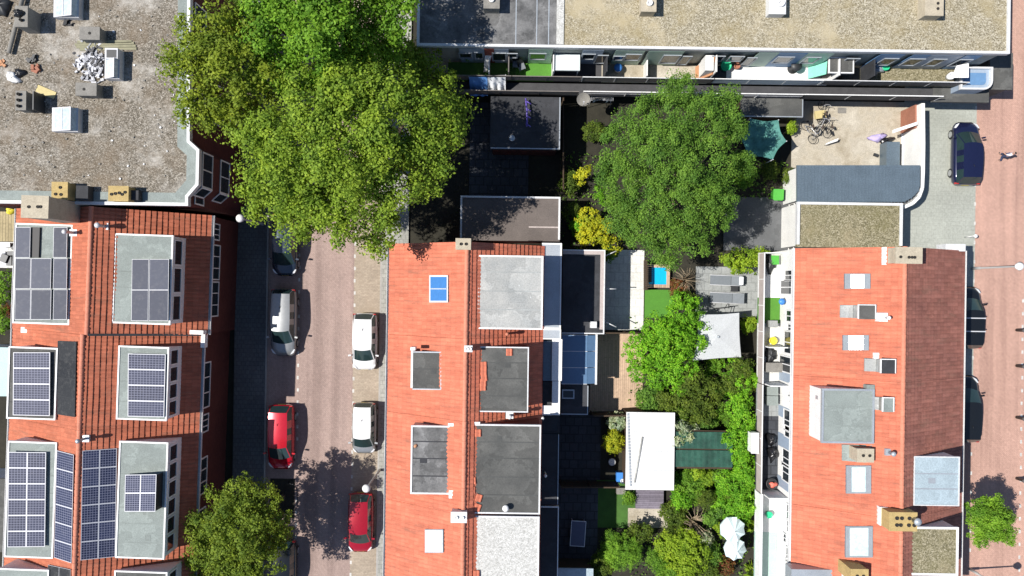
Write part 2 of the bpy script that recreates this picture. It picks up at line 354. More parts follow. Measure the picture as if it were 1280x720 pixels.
def lobe_points(lobes, clump_r, per_clump, density=1.0, up=.5, inner=.25, zlow=-.35):
    """leaf centres and facing directions; lobes = (x, y, z, r, rz); leaves sit in clumps on and inside each lobe"""
    PT, NR = [], []
    for (x, y, z, r, rz) in lobes:
        nc = max(4, int(density * 4.2 * (r / clump_r)**2 * .75)); c = np.array((x, y, z))
        d = rng.normal(size=(nc,3)); d[:,2] = np.where(d[:,2] < zlow*1.5, -d[:,2], d[:,2]); d /= np.linalg.norm(d, axis=1, keepdims=True)
        rad = np.where(rng.random(nc) < inner, rng.uniform(.35, .75, nc), rng.uniform(.80, 1.06, nc))
        ph = rng.uniform(0, 6.28, 3)
        rad *= 1 + .13*np.sin(d[:,0]*5+ph[0]) * np.cos(d[:,1]*5+ph[1]) + .07*np.sin(d[:,2]*9+ph[2])
        cc = c + d*rad[:,None]*np.array((r, r, rz))
        cr = clump_r*rng.uniform(.55, 1.35, nc)
        k = rng.poisson(per_clump, nc)+2
        idx = np.repeat(np.arange(nc), k)
        off = rng.normal(size=(len(idx),3)); off /= np.linalg.norm(off, axis=1, keepdims=True); off *= (rng.random(len(idx))**.5)[:,None]
        off[:,2] *= .65
        PT.append(cc[idx] + off*cr[idx][:,None])
        NR.append(d[idx]*.55 + off*.7 + rng.normal(size=(len(idx),3))*.45 + np.array((0,0,up)))
    return np.concatenate(PT), np.concatenate(NR)

def billow(lobes, n=5, s=(.34, .52), keep=.84):
    """break smooth lobes into smaller billows on their upper sides"""
    out = []
    for (x, y, z, r, rz) in lobes:
        out.append((x, y, z-.1*rz, r*keep, rz*keep))
        for i in range(n):
            a = 6.283*(i+random.uniform(-.35,.35))/n; e = random.uniform(.1, 1.1); q = r*random.uniform(*s)
            d = (r-q*.55)*random.uniform(.9,1.08)
            out.append((x+math.cos(a)*math.cos(e)*d, y+math.sin(a)*math.cos(e)*d, z+math.sin(e)*(rz-q*.3), q, q*.75))
    return out
def tree(label, base, lobes, leaf, mat, clump_r=.55, per=14, density=1.0, trunk_r=.28, cat='tree', name='tree', up=.5, aspect=.7, group=None, inner=.25, billows=True):
    t = thing(name, label, cat, (base[0], base[1], 0), group=group)
    mb = MB(); bx, by = base
    zs = sorted(lobes, key=lambda q: -q[3]); mx = np.mean([q[0] for q in lobes]); my = np.mean([q[1] for q in lobes]); mz = min(q[2] for q in lobes)
    fz = max(1.2, mz*.45); fork = (bx+(mx-bx)*.35, by+(my-by)*.35, fz)
    mb.tube([(bx,by,-.05),(bx+.02,by,.35),(bx+(mx-bx)*.15,by+(my-by)*.15,fz*.5),fork], [trunk_r*1.5, trunk_r*1.1, trunk_r*.92, trunk_r*.85], 10)
    for (x,y,z,r,rz) in zs[:10]:
        mid = (fork[0]*.5+x*.5+random.uniform(-.2,.2), fork[1]*.5+y*.5+random.uniform(-.2,.2), fz*.45+z*.55)
        mb.tube([fork, mid, (x,y,z+rz*.2)], [trunk_r*.6, trunk_r*.38, trunk_r*.14], 7)
        for j in range(4):
            a = random.uniform(0, 6.28); e = (x+math.cos(a)*r*.75, y+math.sin(a)*r*.75, z+rz*random.uniform(.0,.6))
            mb.tube([mid, ((mid[0]+e[0])/2, (mid[1]+e[1])/2, (mid[2]+e[2])/2+.15), e], [trunk_r*.22, trunk_r*.13, trunk_r*.05], 5)
    mb.build('trunk', MT['bark'], t, recalc=False)
    p, n = lobe_points(billow(lobes) if billows else lobes, clump_r, per, density, up, inner)
    leaf_object('crown', p, n, leaf, mat, t, aspect=aspect)
    return t
def shrub(label, px, py, rpx, h, mat, leaf=.14, lobes=None, name='shrub', cat='shrub', clump_r=.22, per=10, density=1.0, group=None, up=.7, aspect=.7, n=5, flat=.8):
    """a low plant; px,py,rpx give its outline in the photo"""
    zc = h*.55; k = K(zc); x, y = P(px, py, zc); r = rpx*k
    t = thing(name, label, cat, (x, y, 0), group=group)
    L = []
    if lobes: L = [(*P(a, b, zz), zz, rr*K(zz), rr*K(zz)*flat) for a, b, rr, zz in lobes]
    else:
        L = [(x, y, zc, r*.72, min(r*.8, h*.45))]
        for i in range(n):
            a = i*6.283/n + random.uniform(-.4,.4); q = r*random.uniform(.42,.58)
            L.append((x+math.cos(a)*q, y+math.sin(a)*q, zc*random.uniform(.75,1.1), r*random.uniform(.36,.5), min(r*.45, h*.4)))
    mb = MB()
    for (a, b, z, rr, rz) in L[:9]: mb.tube([(x+(a-x)*.3, y+(b-y)*.3, -.02), (x+(a-x)*.7, y+(b-y)*.7, z*.6), (a, b, z+rz*.4)], [.035, .025, .01], 5)
    mb.build('stem', MT['bark'], t, recalc=False)
    p, nn = lobe_points(L, clump_r, int(per*2.2), density*1.25, up, .2); leaf *= .82; p[:,2] = np.maximum(p[:,2], .04)
    leaf_object('foliage', p, nn, leaf, mat, t, aspect=aspect)
    return t
def spiky(label, px, py, rpx, h, mat, count=40, width=.05, name='shrub', cat='shrub', stemless=False, droop=.3, part='frond'):
    """plant of long blades or bare stems rising from one point (one foliage mesh)"""
    x, y = P(px, py, h*.6); r = rpx*K(h*.6)
    t = thing(name, label, cat, (x, y, 0)); mb = MB()
    for i in range(count):
        a = random.uniform(0, 6.283); q = r*random.uniform(.55, 1.0); z1 = h*random.uniform(.55, 1.0)
        dx, dy = math.cos(a), math.sin(a); nx, ny = -dy*width, dx*width
        p0 = (x+dx*.04, y+dy*.04, .0); p1 = (x+dx*q*.5, y+dy*q*.5, z1); p2 = (x+dx*q, y+dy*q, z1*(1-droop*random.uniform(.5,1.3)))
        if part == 'frond':
            mb.add([(p0[0]-nx*.4,p0[1]-ny*.4,p0[2]),(p0[0]+nx*.4,p0[1]+ny*.4,p0[2]),(p1[0]+nx,p1[1]+ny,p1[2]),(p1[0]-nx,p1[1]-ny,p1[2]),p2], [[0,1,2,3],[3,2,4]])
        else: mb.tube([p0, p1, p2], [width, width*.7, width*.3], 5)
    mb.build('foliage' if part == 'frond' else 'bare_stems', mat, t, recalc=False)
    return t

# ------------------------------------------------------------------ houses
class Frame:
    def __init__(s, ox, oy, th): s.ox, s.oy, s.th = ox, oy, th
    def W(s, u, v, z=0): x, y = rot2(u, v, s.th); return (s.ox+x, s.oy+y, z)
    def L(s, px, py, z): x, y = P(px, py, z); return rot2(x-s.ox, y-s.oy, -s.th)
F0 = Frame(0, 0, 0)

def tile_slope(mb, F, ut, zt, ub, zb, v0, v1, course=.31, roll=.24, lip=.046, amp=.03, m=0):
    """pantiled slope from the ridge (ut, zt) to the eave (ub, zb): overlapping courses with rolls"""
    n = max(2, round(math.hypot(ub-ut, zb-zt)/course)); W = v1-v0; nv = max(4, int(round(W/roll))*4)
    L = math.hypot(ub-ut, zb-zt); nx, nz = -(zb-zt)/L, (ub-ut)/L
    if nz < 0: nx, nz = -nx, -nz
    prof = [amp*(.5+.5*math.cos(2*math.pi*j/4.0)) for j in range(nv+1)]
    rows = []
    for i in range(n):
        for t, hh in ((i/n, 0.0), ((i+1)/n, lip)):
            rows.append([F.W(ut+(ub-ut)*t + nx*(hh+prof[j]), v0+W*j/nv, zt+(zb-zt)*t + nz*(hh+prof[j])+(random.uniform(-.009,.009)+.012*math.sin(j*.11+i*.4)+.008*math.sin(i*.9+j*.05) if 0 < j < nv else 0)) for j in range(nv+1)])
    mb.grid(rows, m, False)
    e = [F.W(ut - nx*.10, v0, zt-nz*.10), F.W(ub-nx*.10, v0, zb-nz*.10), F.W(ub-nx*.10, v1, zb-nz*.10), F.W(ut-nx*.10, v1, zt-nz*.10)]
    mb.add(e, [[0,1,2,3]], m)
    mb.add([rows[-1][0], rows[-1][-1], e[2], e[1]], [[0,1,2,3]], m)
    for k, (a, b) in ((0, (e[0], e[1])), (-1, (e[3], e[2]))): mb.add([rows[0][k], rows[-1][k], b, a], [[0,1,2,3]], m)

SLOPE = {}
def on_slope(h, px, py, lift=0.0):
    """point of the roof surface of house h seen at a photo pixel"""
    F, ur, uw, ue, zr, zw, ze = SLOPE[h.name]; z = zr
    for _ in range(30):
        u = F.L(px, py, z)[0]
        z = zr + (zw-zr)*(u-ur)/(uw-ur) if u < ur else zr + (ze-zr)*(u-ur)/(ue-ur)
        z += lift
    return Vector((*P(px, py, z), z))
def house(name, label, F, ur, uw, ue, v0, v1, zr, zw, ze, wall, tile, gut='trim', cat='house', group=None, wall_e=None, gutters=(1,1), wall_m=None, tile_e=None):
    c = F.W(ur, (v0+v1)/2); t = thing(name, label, cat, (c[0], c[1], 0), group=group)
    i0, i1 = v0+.006, v1-.006; mb = MB()
    pr = [(uw+.28, 0), (ue-.28, 0), (ue-.28, ze-.20), (ur, zr-.26), (uw+.28, zw-.20)]
    p = [F.W(u, i0, z) for u, z in pr] + [F.W(u, i1, z) for u, z in pr]
    mb.add(p, [[0,1,2,3,4],[9,8,7,6,5],[4,3,8,9],[3,2,7,8],[0,5,6,1]], 0)
    mb.add(p, [[0,4,9,5]], 1); mb.add(p, [[1,6,7,2]], 0)
    mb.build('wall', [MT[wall], MT[wall_m or wall]], t, recalc=False)
    mb = MB()
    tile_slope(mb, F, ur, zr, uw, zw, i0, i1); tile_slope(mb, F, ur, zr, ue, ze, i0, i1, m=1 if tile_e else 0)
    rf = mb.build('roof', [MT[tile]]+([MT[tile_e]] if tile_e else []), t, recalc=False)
    mb = MB(); n = int((i1-i0)/.38)
    for i in range(n):
        a = i0+(i1-i0)*i/n; b = i0+(i1-i0)*(i+1)/n+.02
        rows = [[F.W(ur+math.cos(q)*rr, vv, zr-.02+math.sin(q)*rr*.9) for q in [math.pi*j/6 for j in range(7)]] for vv, rr in ((a, .125), (b, .15))]
        mb.grid(rows, 0, True)
    mb.build('ridge_cap', MT['ridge'], rf, recalc=False)
    for s, on, u, z in ((-1, gutters[0], uw, zw), (1, gutters[1], ue, ze)):
        if not on: continue
        mb = MB(); w = .17
        a, b, h = u + (0 if s > 0 else -w), u + (w if s > 0 else 0), .13
        prof = [(a, z+.02), (a, z-h), (b, z-h), (b, z+.02), (b-.02, z+.02), (b-.02, z-h+.025), (a+.02, z-h+.025), (a+.02, z+.02)]
        q0 = [F.W(x, i0, zz) for x, zz in prof]; q1 = [F.W(x, i1, zz) for x, zz in prof]
        mb.add(q0+q1, [[i, (i+1) % 8, 8+(i+1) % 8, 8+i] for i in range(8)] + [[7,6,5,4,3,2,1,0][:8]], 0)
        mb.build('gutter', MT[gut], t)
    SLOPE[t.name] = (F, ur, uw, ue, zr, zw, ze)
    return t, rf

def window(parent, x, y, z, w, h, yaw, frame='white', pane='glass', bars=1, depth=.07, name='window'):
    """upright window; yaw = direction it faces; frame proud of the wall, pane a sub-part (parent may already be a part)"""
    c, s = math.cos(yaw), math.sin(yaw); tx, ty = -s, c
    mb = MB(); f = .08
    def bar(a0, a1, b0, b1, d0=.012, d1=depth):
        am, bm = (a0+a1)/2, 0; cx, cy = x+tx*am+c*(d0+d1)/2, y+ty*am+s*(d0+d1)/2
        mb.box(cx, cy, z+b0, z+b1, d1-d0, a1-a0, yaw)
    bar(-w/2, -w/2+f, -h/2, h/2); bar(w/2-f, w/2, -h/2, h/2); bar(-w/2+f, w/2-f, h/2-f, h/2); bar(-w/2+f, w/2-f, -h/2, -h/2+f)
    for i in range(bars):
        a = -w/2 + w*(i+1)/(bars+1); bar(a-.03, a+.03, -h/2+f, h/2-f)
    o = mb.build(name, MT[frame], parent); g = MB()
    cx, cy = x+c*.024, y+s*.024; g.box(cx, cy, z-h/2+f, z+h/2-f, .016, w-2*f, yaw)
    deep = parent.parent is not None
    g.build('pane', MT[pane], o if not deep else parent)
    return o

def edge_frame(mb, cx, cy, w, d, rot, z0, z1, t, m=0, sides='nsew'):
    for sd in sides:
        if sd in 'ns': ox, oy, ww, dd = 0, (d/2-t/2)*(1 if sd == 'n' else -1), w, t
        else: ox, oy, ww, dd = (w/2-t/2)*(1 if sd == 'e' else -1), 0, t, d-2*t
        ox, oy = rot2(ox, oy, rot); mb.box(cx+ox, cy+oy, z0, z1, ww, dd, rot, m)

SEAM = {'bitumen': 'bitumen_dark2', 'greengrey': 'greengrey2', 'palegrey': 'paleseam', 'bitumen_pale': 'bitumen_dark', 'lightblue': 'zinc'}
def dormer(h, px, z, zb, rot, roof, wall='trim', edge='trim', face=None, nwin=2, pane='glass', et=.09, label=None, sides='nsew', inset=.06):
    """flat-roofed dormer whose roof edge spans photo pixels px at height z"""
    a, b, c, d = px; x, y = P((a+c)/2, (b+d)/2, z); w, dd = (c-a)*K(z), (d-b)*K(z)
    mb = MB(); mb.box(x, y, zb, z-.14, w-2*inset, dd-2*inset, rot); o = mb.build('dormer', MT[wall], h)
    if label: o['label'] = label
    mb = MB(); mb.box(x, y, z-.14, z, w, dd, rot, 0); mb.build('dormer_roof', MT[roof], o)
    mb = MB(); edge_frame(mb, x, y, w+.012, dd+.012, rot, z-.15, z+.045, et, 0, sides); mb.build('roof_trim', MT[edge], o)
    if 'gravel' not in roof and dd > 1.5:
        mb = MB(); n = max(2, round(dd/1.05)); u0 = random.uniform(-.1,.1)
        for i in range(1, n):
            ox, oy = rot2(0, -dd/2+dd*i/n+u0+random.uniform(-.08,.08), rot); mb.box(x+ox, y+oy, z-.001, z+.005, w-2*et-.02, .07, rot+random.uniform(-.006,.006))
        ox, oy = rot2(w*random.uniform(-.3,.3), dd*random.uniform(-.35,.35), rot); mb.box(x+ox, y+oy, z-.001, z+.007, random.uniform(.3,.6), random.uniform(.25,.5), rot)
        mb.build('roofing_seam', MT[SEAM.get(roof, roof)], o)
    if face:
        yaw = rot + (0 if face == 'e' else math.pi); ww = dd/nwin
        for i in range(nwin):
            ox = (w/2-inset)*(1 if face == 'e' else -1); oy = -dd/2 + ww*(i+.5); ox, oy = rot2(ox, oy*.94, rot)
            window(o, x+ox, y+oy, z-.74, ww*.88, 1.06, yaw, 'white', pane, 0)
    return o, (x, y, w, dd)

def panel(parent, pts, mat, cells=(6,10), frame='alu', t=.04, name='solar_panel', gap=.012, edge=.045, mid=True):
    """solar panel: pts = four corners in order, frame slab plus separate cells"""
    p = [Vector(q) for q in pts]; mb = MB()
    up = (p[1]-p[0]).cross(p[3]-p[0]).normalized(); up = up if up.z > 0 else -up
    mb.slab([tuple(q) for q in p], t, 0)
    nu, nv = cells; U = (p[1]-p[0]).length; V = (p[3]-p[0]).length
    def at(u, v): return tuple(p[0]*(1-u)*(1-v) + p[1]*u*(1-v) + p[2]*u*v + p[3]*(1-u)*v + up*.004)
    eu, ev = edge/U, edge/V
    if gap: up0 = up; up = up0*.5; mb.quad(at(eu,ev), at(1-eu,ev), at(1-eu,1-ev), at(eu,1-ev), m=2); up = up0
    gu, gv = gap/U/2, gap/V/2
    for i in range(nu):
        for j in range(nv):
            a0 = eu+(1-2*eu)*i/nu+gu; a1 = eu+(1-2*eu)*(i+1)/nu-gu; b0 = ev+(1-2*ev)*j/nv+gv; b1 = ev+(1-2*ev)*(j+1)/nv-gv
            mb.quad(at(a0,b0), at(a1,b0), at(a1,b1), at(a0,b1), m=1)
    return mb.build(name, [MT[frame], MT[mat], MT['backsheet']], parent, recalc=False)
def panel_grid(parent, corners, z, nx, ny, mat, cells, frame='alu', edge=.045, gap=.012, lift=0.0, sep=.0):
    """nx by ny panels filling the photo quad corners (tl,tr,br,bl); z = one height or four heights"""
    zz = z if isinstance(z, (list, tuple)) else (z,)*4
    if z == 'slope': q = [on_slope(parent, a, b, .16) for a, b in corners]
    else: q = [Vector((*P(a, b, h), h+lift)) for (a, b), h in zip(corners, zz)]
    def at(u, v): return q[0]*(1-u)*(1-v) + q[1]*u*(1-v) + q[2]*u*v + q[3]*(1-u)*v
    for i in range(nx):
        for j in range(ny):
            s = sep
            panel(parent, [at((i+s)/nx, (j+s)/ny), at((i+1-s)/nx, (j+s)/ny), at((i+1-s)/nx, (j+1-s)/ny), at((i+s)/nx, (j+1-s)/ny)], mat, cells, frame, edge=edge, gap=gap)

def chimney(parent, px, z, zb, mat, pots, rot=0.0, cap=None, pot_r=.085, pot_h=.16, label=None, potmat='flue', name='chimney'):
    mb = MB(); mb.pbox(*px, z, zb, rot); k = K(z)
    x, y = P((px[0]+px[2])/2, (px[1]+px[3])/2, z); w, d = (px[2]-px[0])*k, (px[3]-px[1])*k
    mb.box(x, y, z-.10, z+.005, w+.06, d+.06, rot)
    o = mb.build(name, MT[mat], parent)
    if label: o['label'] = label
    for (fx, fy) in pots:
        ox, oy = rot2((fx-.5)*w, (fy-.5)*d, rot); p = MB()
        p.lathe(x+ox, y-oy, [(pot_r*1.1, z-.02), (pot_r, z+pot_h), (pot_r*.72, z+pot_h), (pot_r*.66, z+.02)], 10)
        p.build('chimney_pot', MT[potmat], o)
    return o

def roof_window(h, px, frame, pane, lift=.17, ft=.10, label=None, fx=None, bar=False):
    """roof window lying on the slope of house h, spanning photo pixels px"""
    (a, b, c, d) = px
    q = [on_slope(h, u, v, lift) for (u, v) in ((a,b),(c,b),(c,d),(a,d))]
    mb = MB(); mb.slab([tuple(p) for p in q], .22, 0); o = mb.build('roof_window', MT[frame], h)
    if label: o['label'] = label
    cx = sum(q, Vector())/4; up = (q[1]-q[0]).cross(q[3]-q[0]).normalized(); up = up if up.z > 0 else -up
    U = (q[1]-q[0]).length; V = (q[3]-q[0]).length
    def at(u, v): return q[0]*(1-u)*(1-v)+q[1]*u*(1-v)+q[2]*u*v+q[3]*(1-u)*v + up*.012
    e, f = (fx or ft)/U, ft/V; g = MB(); g.slab([tuple(at(e,f)), tuple(at(1-e,f)), tuple(at(1-e,1-f)), tuple(at(e,1-f))], .02)
    g.build('pane', MT[pane], o)
    b = MB(); c0, c1 = at(e, .5-.035/V*1), at(1-e, .5-.035/V); c2, c3 = at(1-e, .5+.035/V), at(e, .5+.035/V); lf = Vector((0,0,.02)); b.slab([tuple(c0+lf), tuple(c1+lf), tuple(c2+lf), tuple(c3+lf)], .02); b.build('glazing_bar', MT['zinc' if pane == 'bluepane' else frame], o) if bar else None
    return o

def vent_pipe(h, px, py, z, hgt, mat='alu', r=.07, base=True, name='vent_pipe'):
    x, y = P(px, py, z); mb = MB()
    if base: mb.box(x, y, z-.1, z+.05, .45, .4)
    mb.lathe(x, y, [(r, z), (r, z+hgt), (r*1.6, z+hgt+.01), (r*1.6, z+hgt+.10), (r*.5, z+hgt+.16)], 10)
    return mb.build(name, MT[mat], h)

def railing(parent, p0, p1, z0, hgt, mat='white', step=1.0, bars=0, panel_m=None, name='railing', r=.025, coping=None, cw=.1):
    """rail between two points: top rail, posts, either thin bars or a solid infill"""
    p0 = Vector(p0); p1 = Vector(p1); d = p1-p0; L = d.length; u = d/L; n = max(1, round(L/step)); mb = MB(); yaw = math.atan2(u.y, u.x)
    mats = [MT[mat]]
    for i in range(n+1): q = p0+d*i/n; mb.box(q.x, q.y, z0, z0+hgt, .05, .05, yaw)
    c = (p0+p1)/2
    mb.box(c.x, c.y, z0+hgt-.002, z0+hgt+.05, L+.05, cw, yaw, len(mats) if coping else 0)
    if coping: mats.append(MT[coping])
    if panel_m: mb.box(c.x, c.y, z0+.08, z0+hgt-.06, L, .025, yaw, len(mats)); mats.append(MT[panel_m])
    for j in range(bars): zz = z0+hgt*(j+1)/(bars+1); mb.box(c.x, c.y, zz-.012, zz+.012, L, .024, yaw)
    return mb.build(name, mats, parent)
# ------------------------------------------------------------------ cars
def paintmat(name, c, metal=.3, rough=.3): return plain(name, c, rough, metal, .5, .8)
MT['tyre'] = plain('tyre_rubber', (.02,.02,.022), .7); MT['rim'] = plain('wheel_rim', (.5,.51,.53), .3, .7)
MT['carglass'] = plain('car_glass', (.02,.04,.042), .05); MT['lamp'] = plain('headlamp_glass', (.7,.72,.75), .1); MT['tail'] = plain('tail_lamp_red', (.45,.02,.02), .2)
MT['plate'] = plain('number_plate', (.65,.5,.05), .4)
def car(label, px, py, L, Wd, Ht, paint, heading, kind='hatch', bars=False, group=None, roofmat=None):
    """heading: +1 front towards the bottom of the photo, -1 towards the top"""
    x, y = P(px, py, .6); rz = A + (math.pi if heading > 0 else 0)
    rz = math.pi if heading > 0 else 0.0
    t = thing('parked_car', label, 'car', (x, y, .012), rz, group)
    hw = Wd/2; y1 = L/2
    belt = Ht*.61
    S_ = [(-1,.62,.40,.80*belt),(-.975,.78,.30,.93*belt),(-.90,.92,.24,belt),(-.7,.985,.22,belt),(-.35,1,.2,belt),(0,1,.2,belt*.99),(.30,.99,.2,belt*.97),(.42,.985,.2,belt*.95),(.62,.97,.2,belt*.87),(.80,.93,.22,belt*.79),(.90,.86,.26,belt*.71),(.96,.73,.32,belt*.62),(1,.50,.38,belt*.50)]
    rows = []
    for (f, w, zb, zt) in S_:
        yy = f*y1; ww = w*hw
        hp = [(0,zb),(ww*.88,zb),(ww*.985,zb+.12),(ww,(zb+zt)*.5),(ww*.975,zt-.10),(ww*.90,zt-.03),(ww*.74,zt+.005),(ww*.40,zt+.025),(0,zt+.032)]
        rows.append([(a, yy, z) for a, z in hp] + [(-a, yy, z) for a, z in hp[-2:0:-1]])
    for r in rows: r.append(r[0])
    mb = MB(); mb.grid(rows, 0, True)
    mb.add(rows[0][:-1], [list(range(len(rows[0])-1))], 0); mb.add(rows[-1][:-1], [list(range(len(rows[0])-1))], 0)
    body = mb.build('body', paint, t, local=True)
    # glasshouse: stations (y, top half width, top height), cowl, roof front, middle, rear, tail
    yb = {'hatch': (-.955, -.80), 'wagon': (-.965, -.86), 'mpv': (-.97, -.88)}[kind]; cw, rf = {'hatch': (.60, .24), 'wagon': (.56, .22), 'mpv': (.66, .30)}[kind]
    wr = hw*.73; wb = hw*.92
    st = [(cw, wb*.92, belt*.90, 0), (rf, wr*.96, Ht*.975, 1), (rf*.45-.05, wr, Ht, 1), (-.12, wr*1.01, Ht*1.005, 1), (-.32, wr*1.0, Ht, 1), (-.55, wr*.98, Ht*.985, 1), (yb[1], wr*.95, Ht*.955, 1), (yb[0], wb*.86, belt*1.0, 0)]
    top, gw, gr, gs = MB(), MB(), MB(), MB(); roofm = MB(); MPIL = {}; MWIN = {}
    NX = 8
    def ring(s):
        f, w, z, up = s; cz = .045 if up else .0; bow = .15*L/4 if f == cw else (-.05 if f == yb[0] else (.09 if f == rf else 0))
        return [(w*q, f*y1 + bow*(1-q*q), z + cz*(1-q*q)) for q in (-1,-.91,-.6,-.3,0,.3,.6,.91,1)]
    rings = [ring(s) for s in st]
    for i in range(len(st)-1):
        a, b = rings[i], rings[i+1]
        for j in range(NX):
            q = (a[j], a[j+1], b[j+1], b[j]); edge = j in (0, NX-1)
            if i == 0 and not edge: gw.add(q, [[0,1,2,3]], 0, True)
            elif i == len(st)-2 and not edge: gr.add(q, [[0,1,2,3]], 0, True)
            else: (roofm if 0 < i < len(st)-2 else MPIL.setdefault((j > 1, 10+i), MB())).add(q, [[0,1,2,3]], 0, True)
        for sgn, k in ((-1, 0), (1, NX)):
            f0, f1 = st[i][0]*y1, st[i+1][0]*y1
            lo0 = (sgn*wb*.97, f0, belt*.885 if i == 0 else belt); lo1 = (sgn*wb*.97, f1, belt)
            q = (a[k], b[k], lo1, lo0)
            if i in (2, 4): MPIL.setdefault((sgn, i), MB()).add(q, [[0,1,2,3]], 0)
            else: MWIN.setdefault((sgn, {0:0,1:0,3:1,5:2,6:2}[i]), MB()).add(q, [[0,1,2,3]], 0)
            if sgn > 0 and i == 0: pass
    roofm.build('car_roof', roofmat or paint, t, local=True); [q.build('pillar', paint, t, local=True) for q in MPIL.values()]
    gw.build('windshield', MT['carglass'], t, local=True); gr.build('rear_window', MT['carglass'], t, local=True); [q.build('side_window', MT['carglass'], t, local=True) for q in MWIN.values()]
    for sx in (-1, 1):
        for fy in (-.60, .62):
            w = MB(); rr = .315; cx = sx*(hw-.09)
            prof = [(rr-.06,-.10),(rr,-.08),(rr,.08),(rr-.06,.10)]
            n = 20; pts = [(cx+sx*d, fy*y1+rad*math.cos(2*math.pi*k/n), rr+rad*math.sin(2*math.pi*k/n)) for rad, d in prof for k in range(n)]
            w.add(pts, [[i*n+k, i*n+(k+1)%n, (i+1)*n+(k+1)%n, (i+1)*n+k] for i in range(3) for k in range(n)], 0, True)
            wo = w.build('wheel', MT['tyre'], t, local=True)
            q = MB(); n = 10; pts = [(cx+sx*.105, fy*y1+.22*math.cos(2*math.pi*k/n), rr+.22*math.sin(2*math.pi*k/n)) for k in range(n)] + [(cx+sx*.085, fy*y1, rr)]
            q.add(pts, [[k, (k+1) % n, n] for k in range(n)], 0); q.build('rim', MT['rim'], wo, local=True)
        m_ = MB(); m_.box(sx*(hw+.09), (cw-.13)*y1, belt+.0, belt+.14, .19, .11, sx*.2); m_.tube([(sx*hw*.93, (cw-.13)*y1, belt), (sx*(hw+.05), (cw-.13)*y1, belt+.05)], .03, 6); m_.build('side_mirror', paint, t, local=True)
        h_ = MB(); z = belt*.70; h_.add([(sx*hw*.60, y1*.985, z-.08), (sx*hw*.80, y1*.935, z-.08), (sx*hw*.915, y1*.83, z-.01), (sx*hw*.89, y1*.83, z+.07), (sx*hw*.74, y1*.925, z+.06), (sx*hw*.60, y1*.965, z+.03)], [[0,1,2,3,4,5]], 0); h_.slab
        hb = MB(); hb.slab([(sx*hw*.56, y1*.955, z+.045), (sx*hw*.80, y1*.905, z+.055), (sx*hw*.93, y1*.80, z+.09), (sx*hw*.86, y1*.79, z+.105), (sx*hw*.66, y1*.89, z+.085)], .14); hb.build('headlight', MT['lamp'], t, local=True)
        tb = MB(); tb.box(sx*hw*.80, -y1*.955, belt*.72, belt*1.0, hw*.22, y1*.05, 0); tb.build('taillight', MT['tail'], t, local=True)
    pb = MB(); pb.box(0, -y1*.997, .5, .61, .5, .03); pb.box(0, y1*.985, .40, .50, .48, .03); pb.build('number_plate', MT['plate'], t, local=True)
    w = MB(); w.tube([(0, (rf-.05)*y1-L*.30, Ht+.03), (0, (rf-.05)*y1-L*.34, Ht+.14)], [.02,.012], 5); w.build('roof_antenna', MT['black'], t, local=True)
    if bars:
        for yy in (.0, -.42):
            b = MB(); b.box(0, yy*y1, Ht+.07, Ht+.11, wr*2.05, .07); 
            for sx in (-1,1): b.box(sx*wr*.98, yy*y1, Ht-.03, Ht+.075, .05, .09)
            b.build('roof_bar', MT['alu'], t, local=True)
    wp = MB()
    for sx in (-.45, .15): wp.box(sx*wb, (cw*.62+rf*.38)*y1+.10, belt*1.10, belt*1.125, wb*.62, .02, .12)
    return t
def lamp_post(label, bx, by, hgt=4.9, group='street lamps'):
    """base pixel on the ground"""
    x, y = P(bx, by, 0); t = thing('street_lamp', label, 'street lamp', (x, y, .01), 0, group)
    mb = MB(); mb.lathe(0, 0, [(.10,0),(.10,.9),(.065,1.0),(.05,hgt-.35),(.05,hgt-.3)], 10); mb.build('pole', MT['pole'], t, local=True)
    mb = MB(); mb.lathe(0, 0, [(.10,hgt-.32),(.20,hgt-.22),(.24,hgt-.05)], 14); mb.build('lamp_glass', MT['whitepane'], t, local=True)
    mb = MB(); mb.lathe(0, 0, [(.25,hgt-.05),(.27,hgt-.02),(.20,hgt+.10),(.08,hgt+.16),(.02,hgt+.17)], 16); mb.build('lamp_cap', MT['white'], t, local=True)
    return t
MT['bikeframe'] = plain('bicycle_frame_paint', (.03,.03,.035), .4); MT['saddle'] = plain('saddle_leather', (.06,.04,.03), .6)
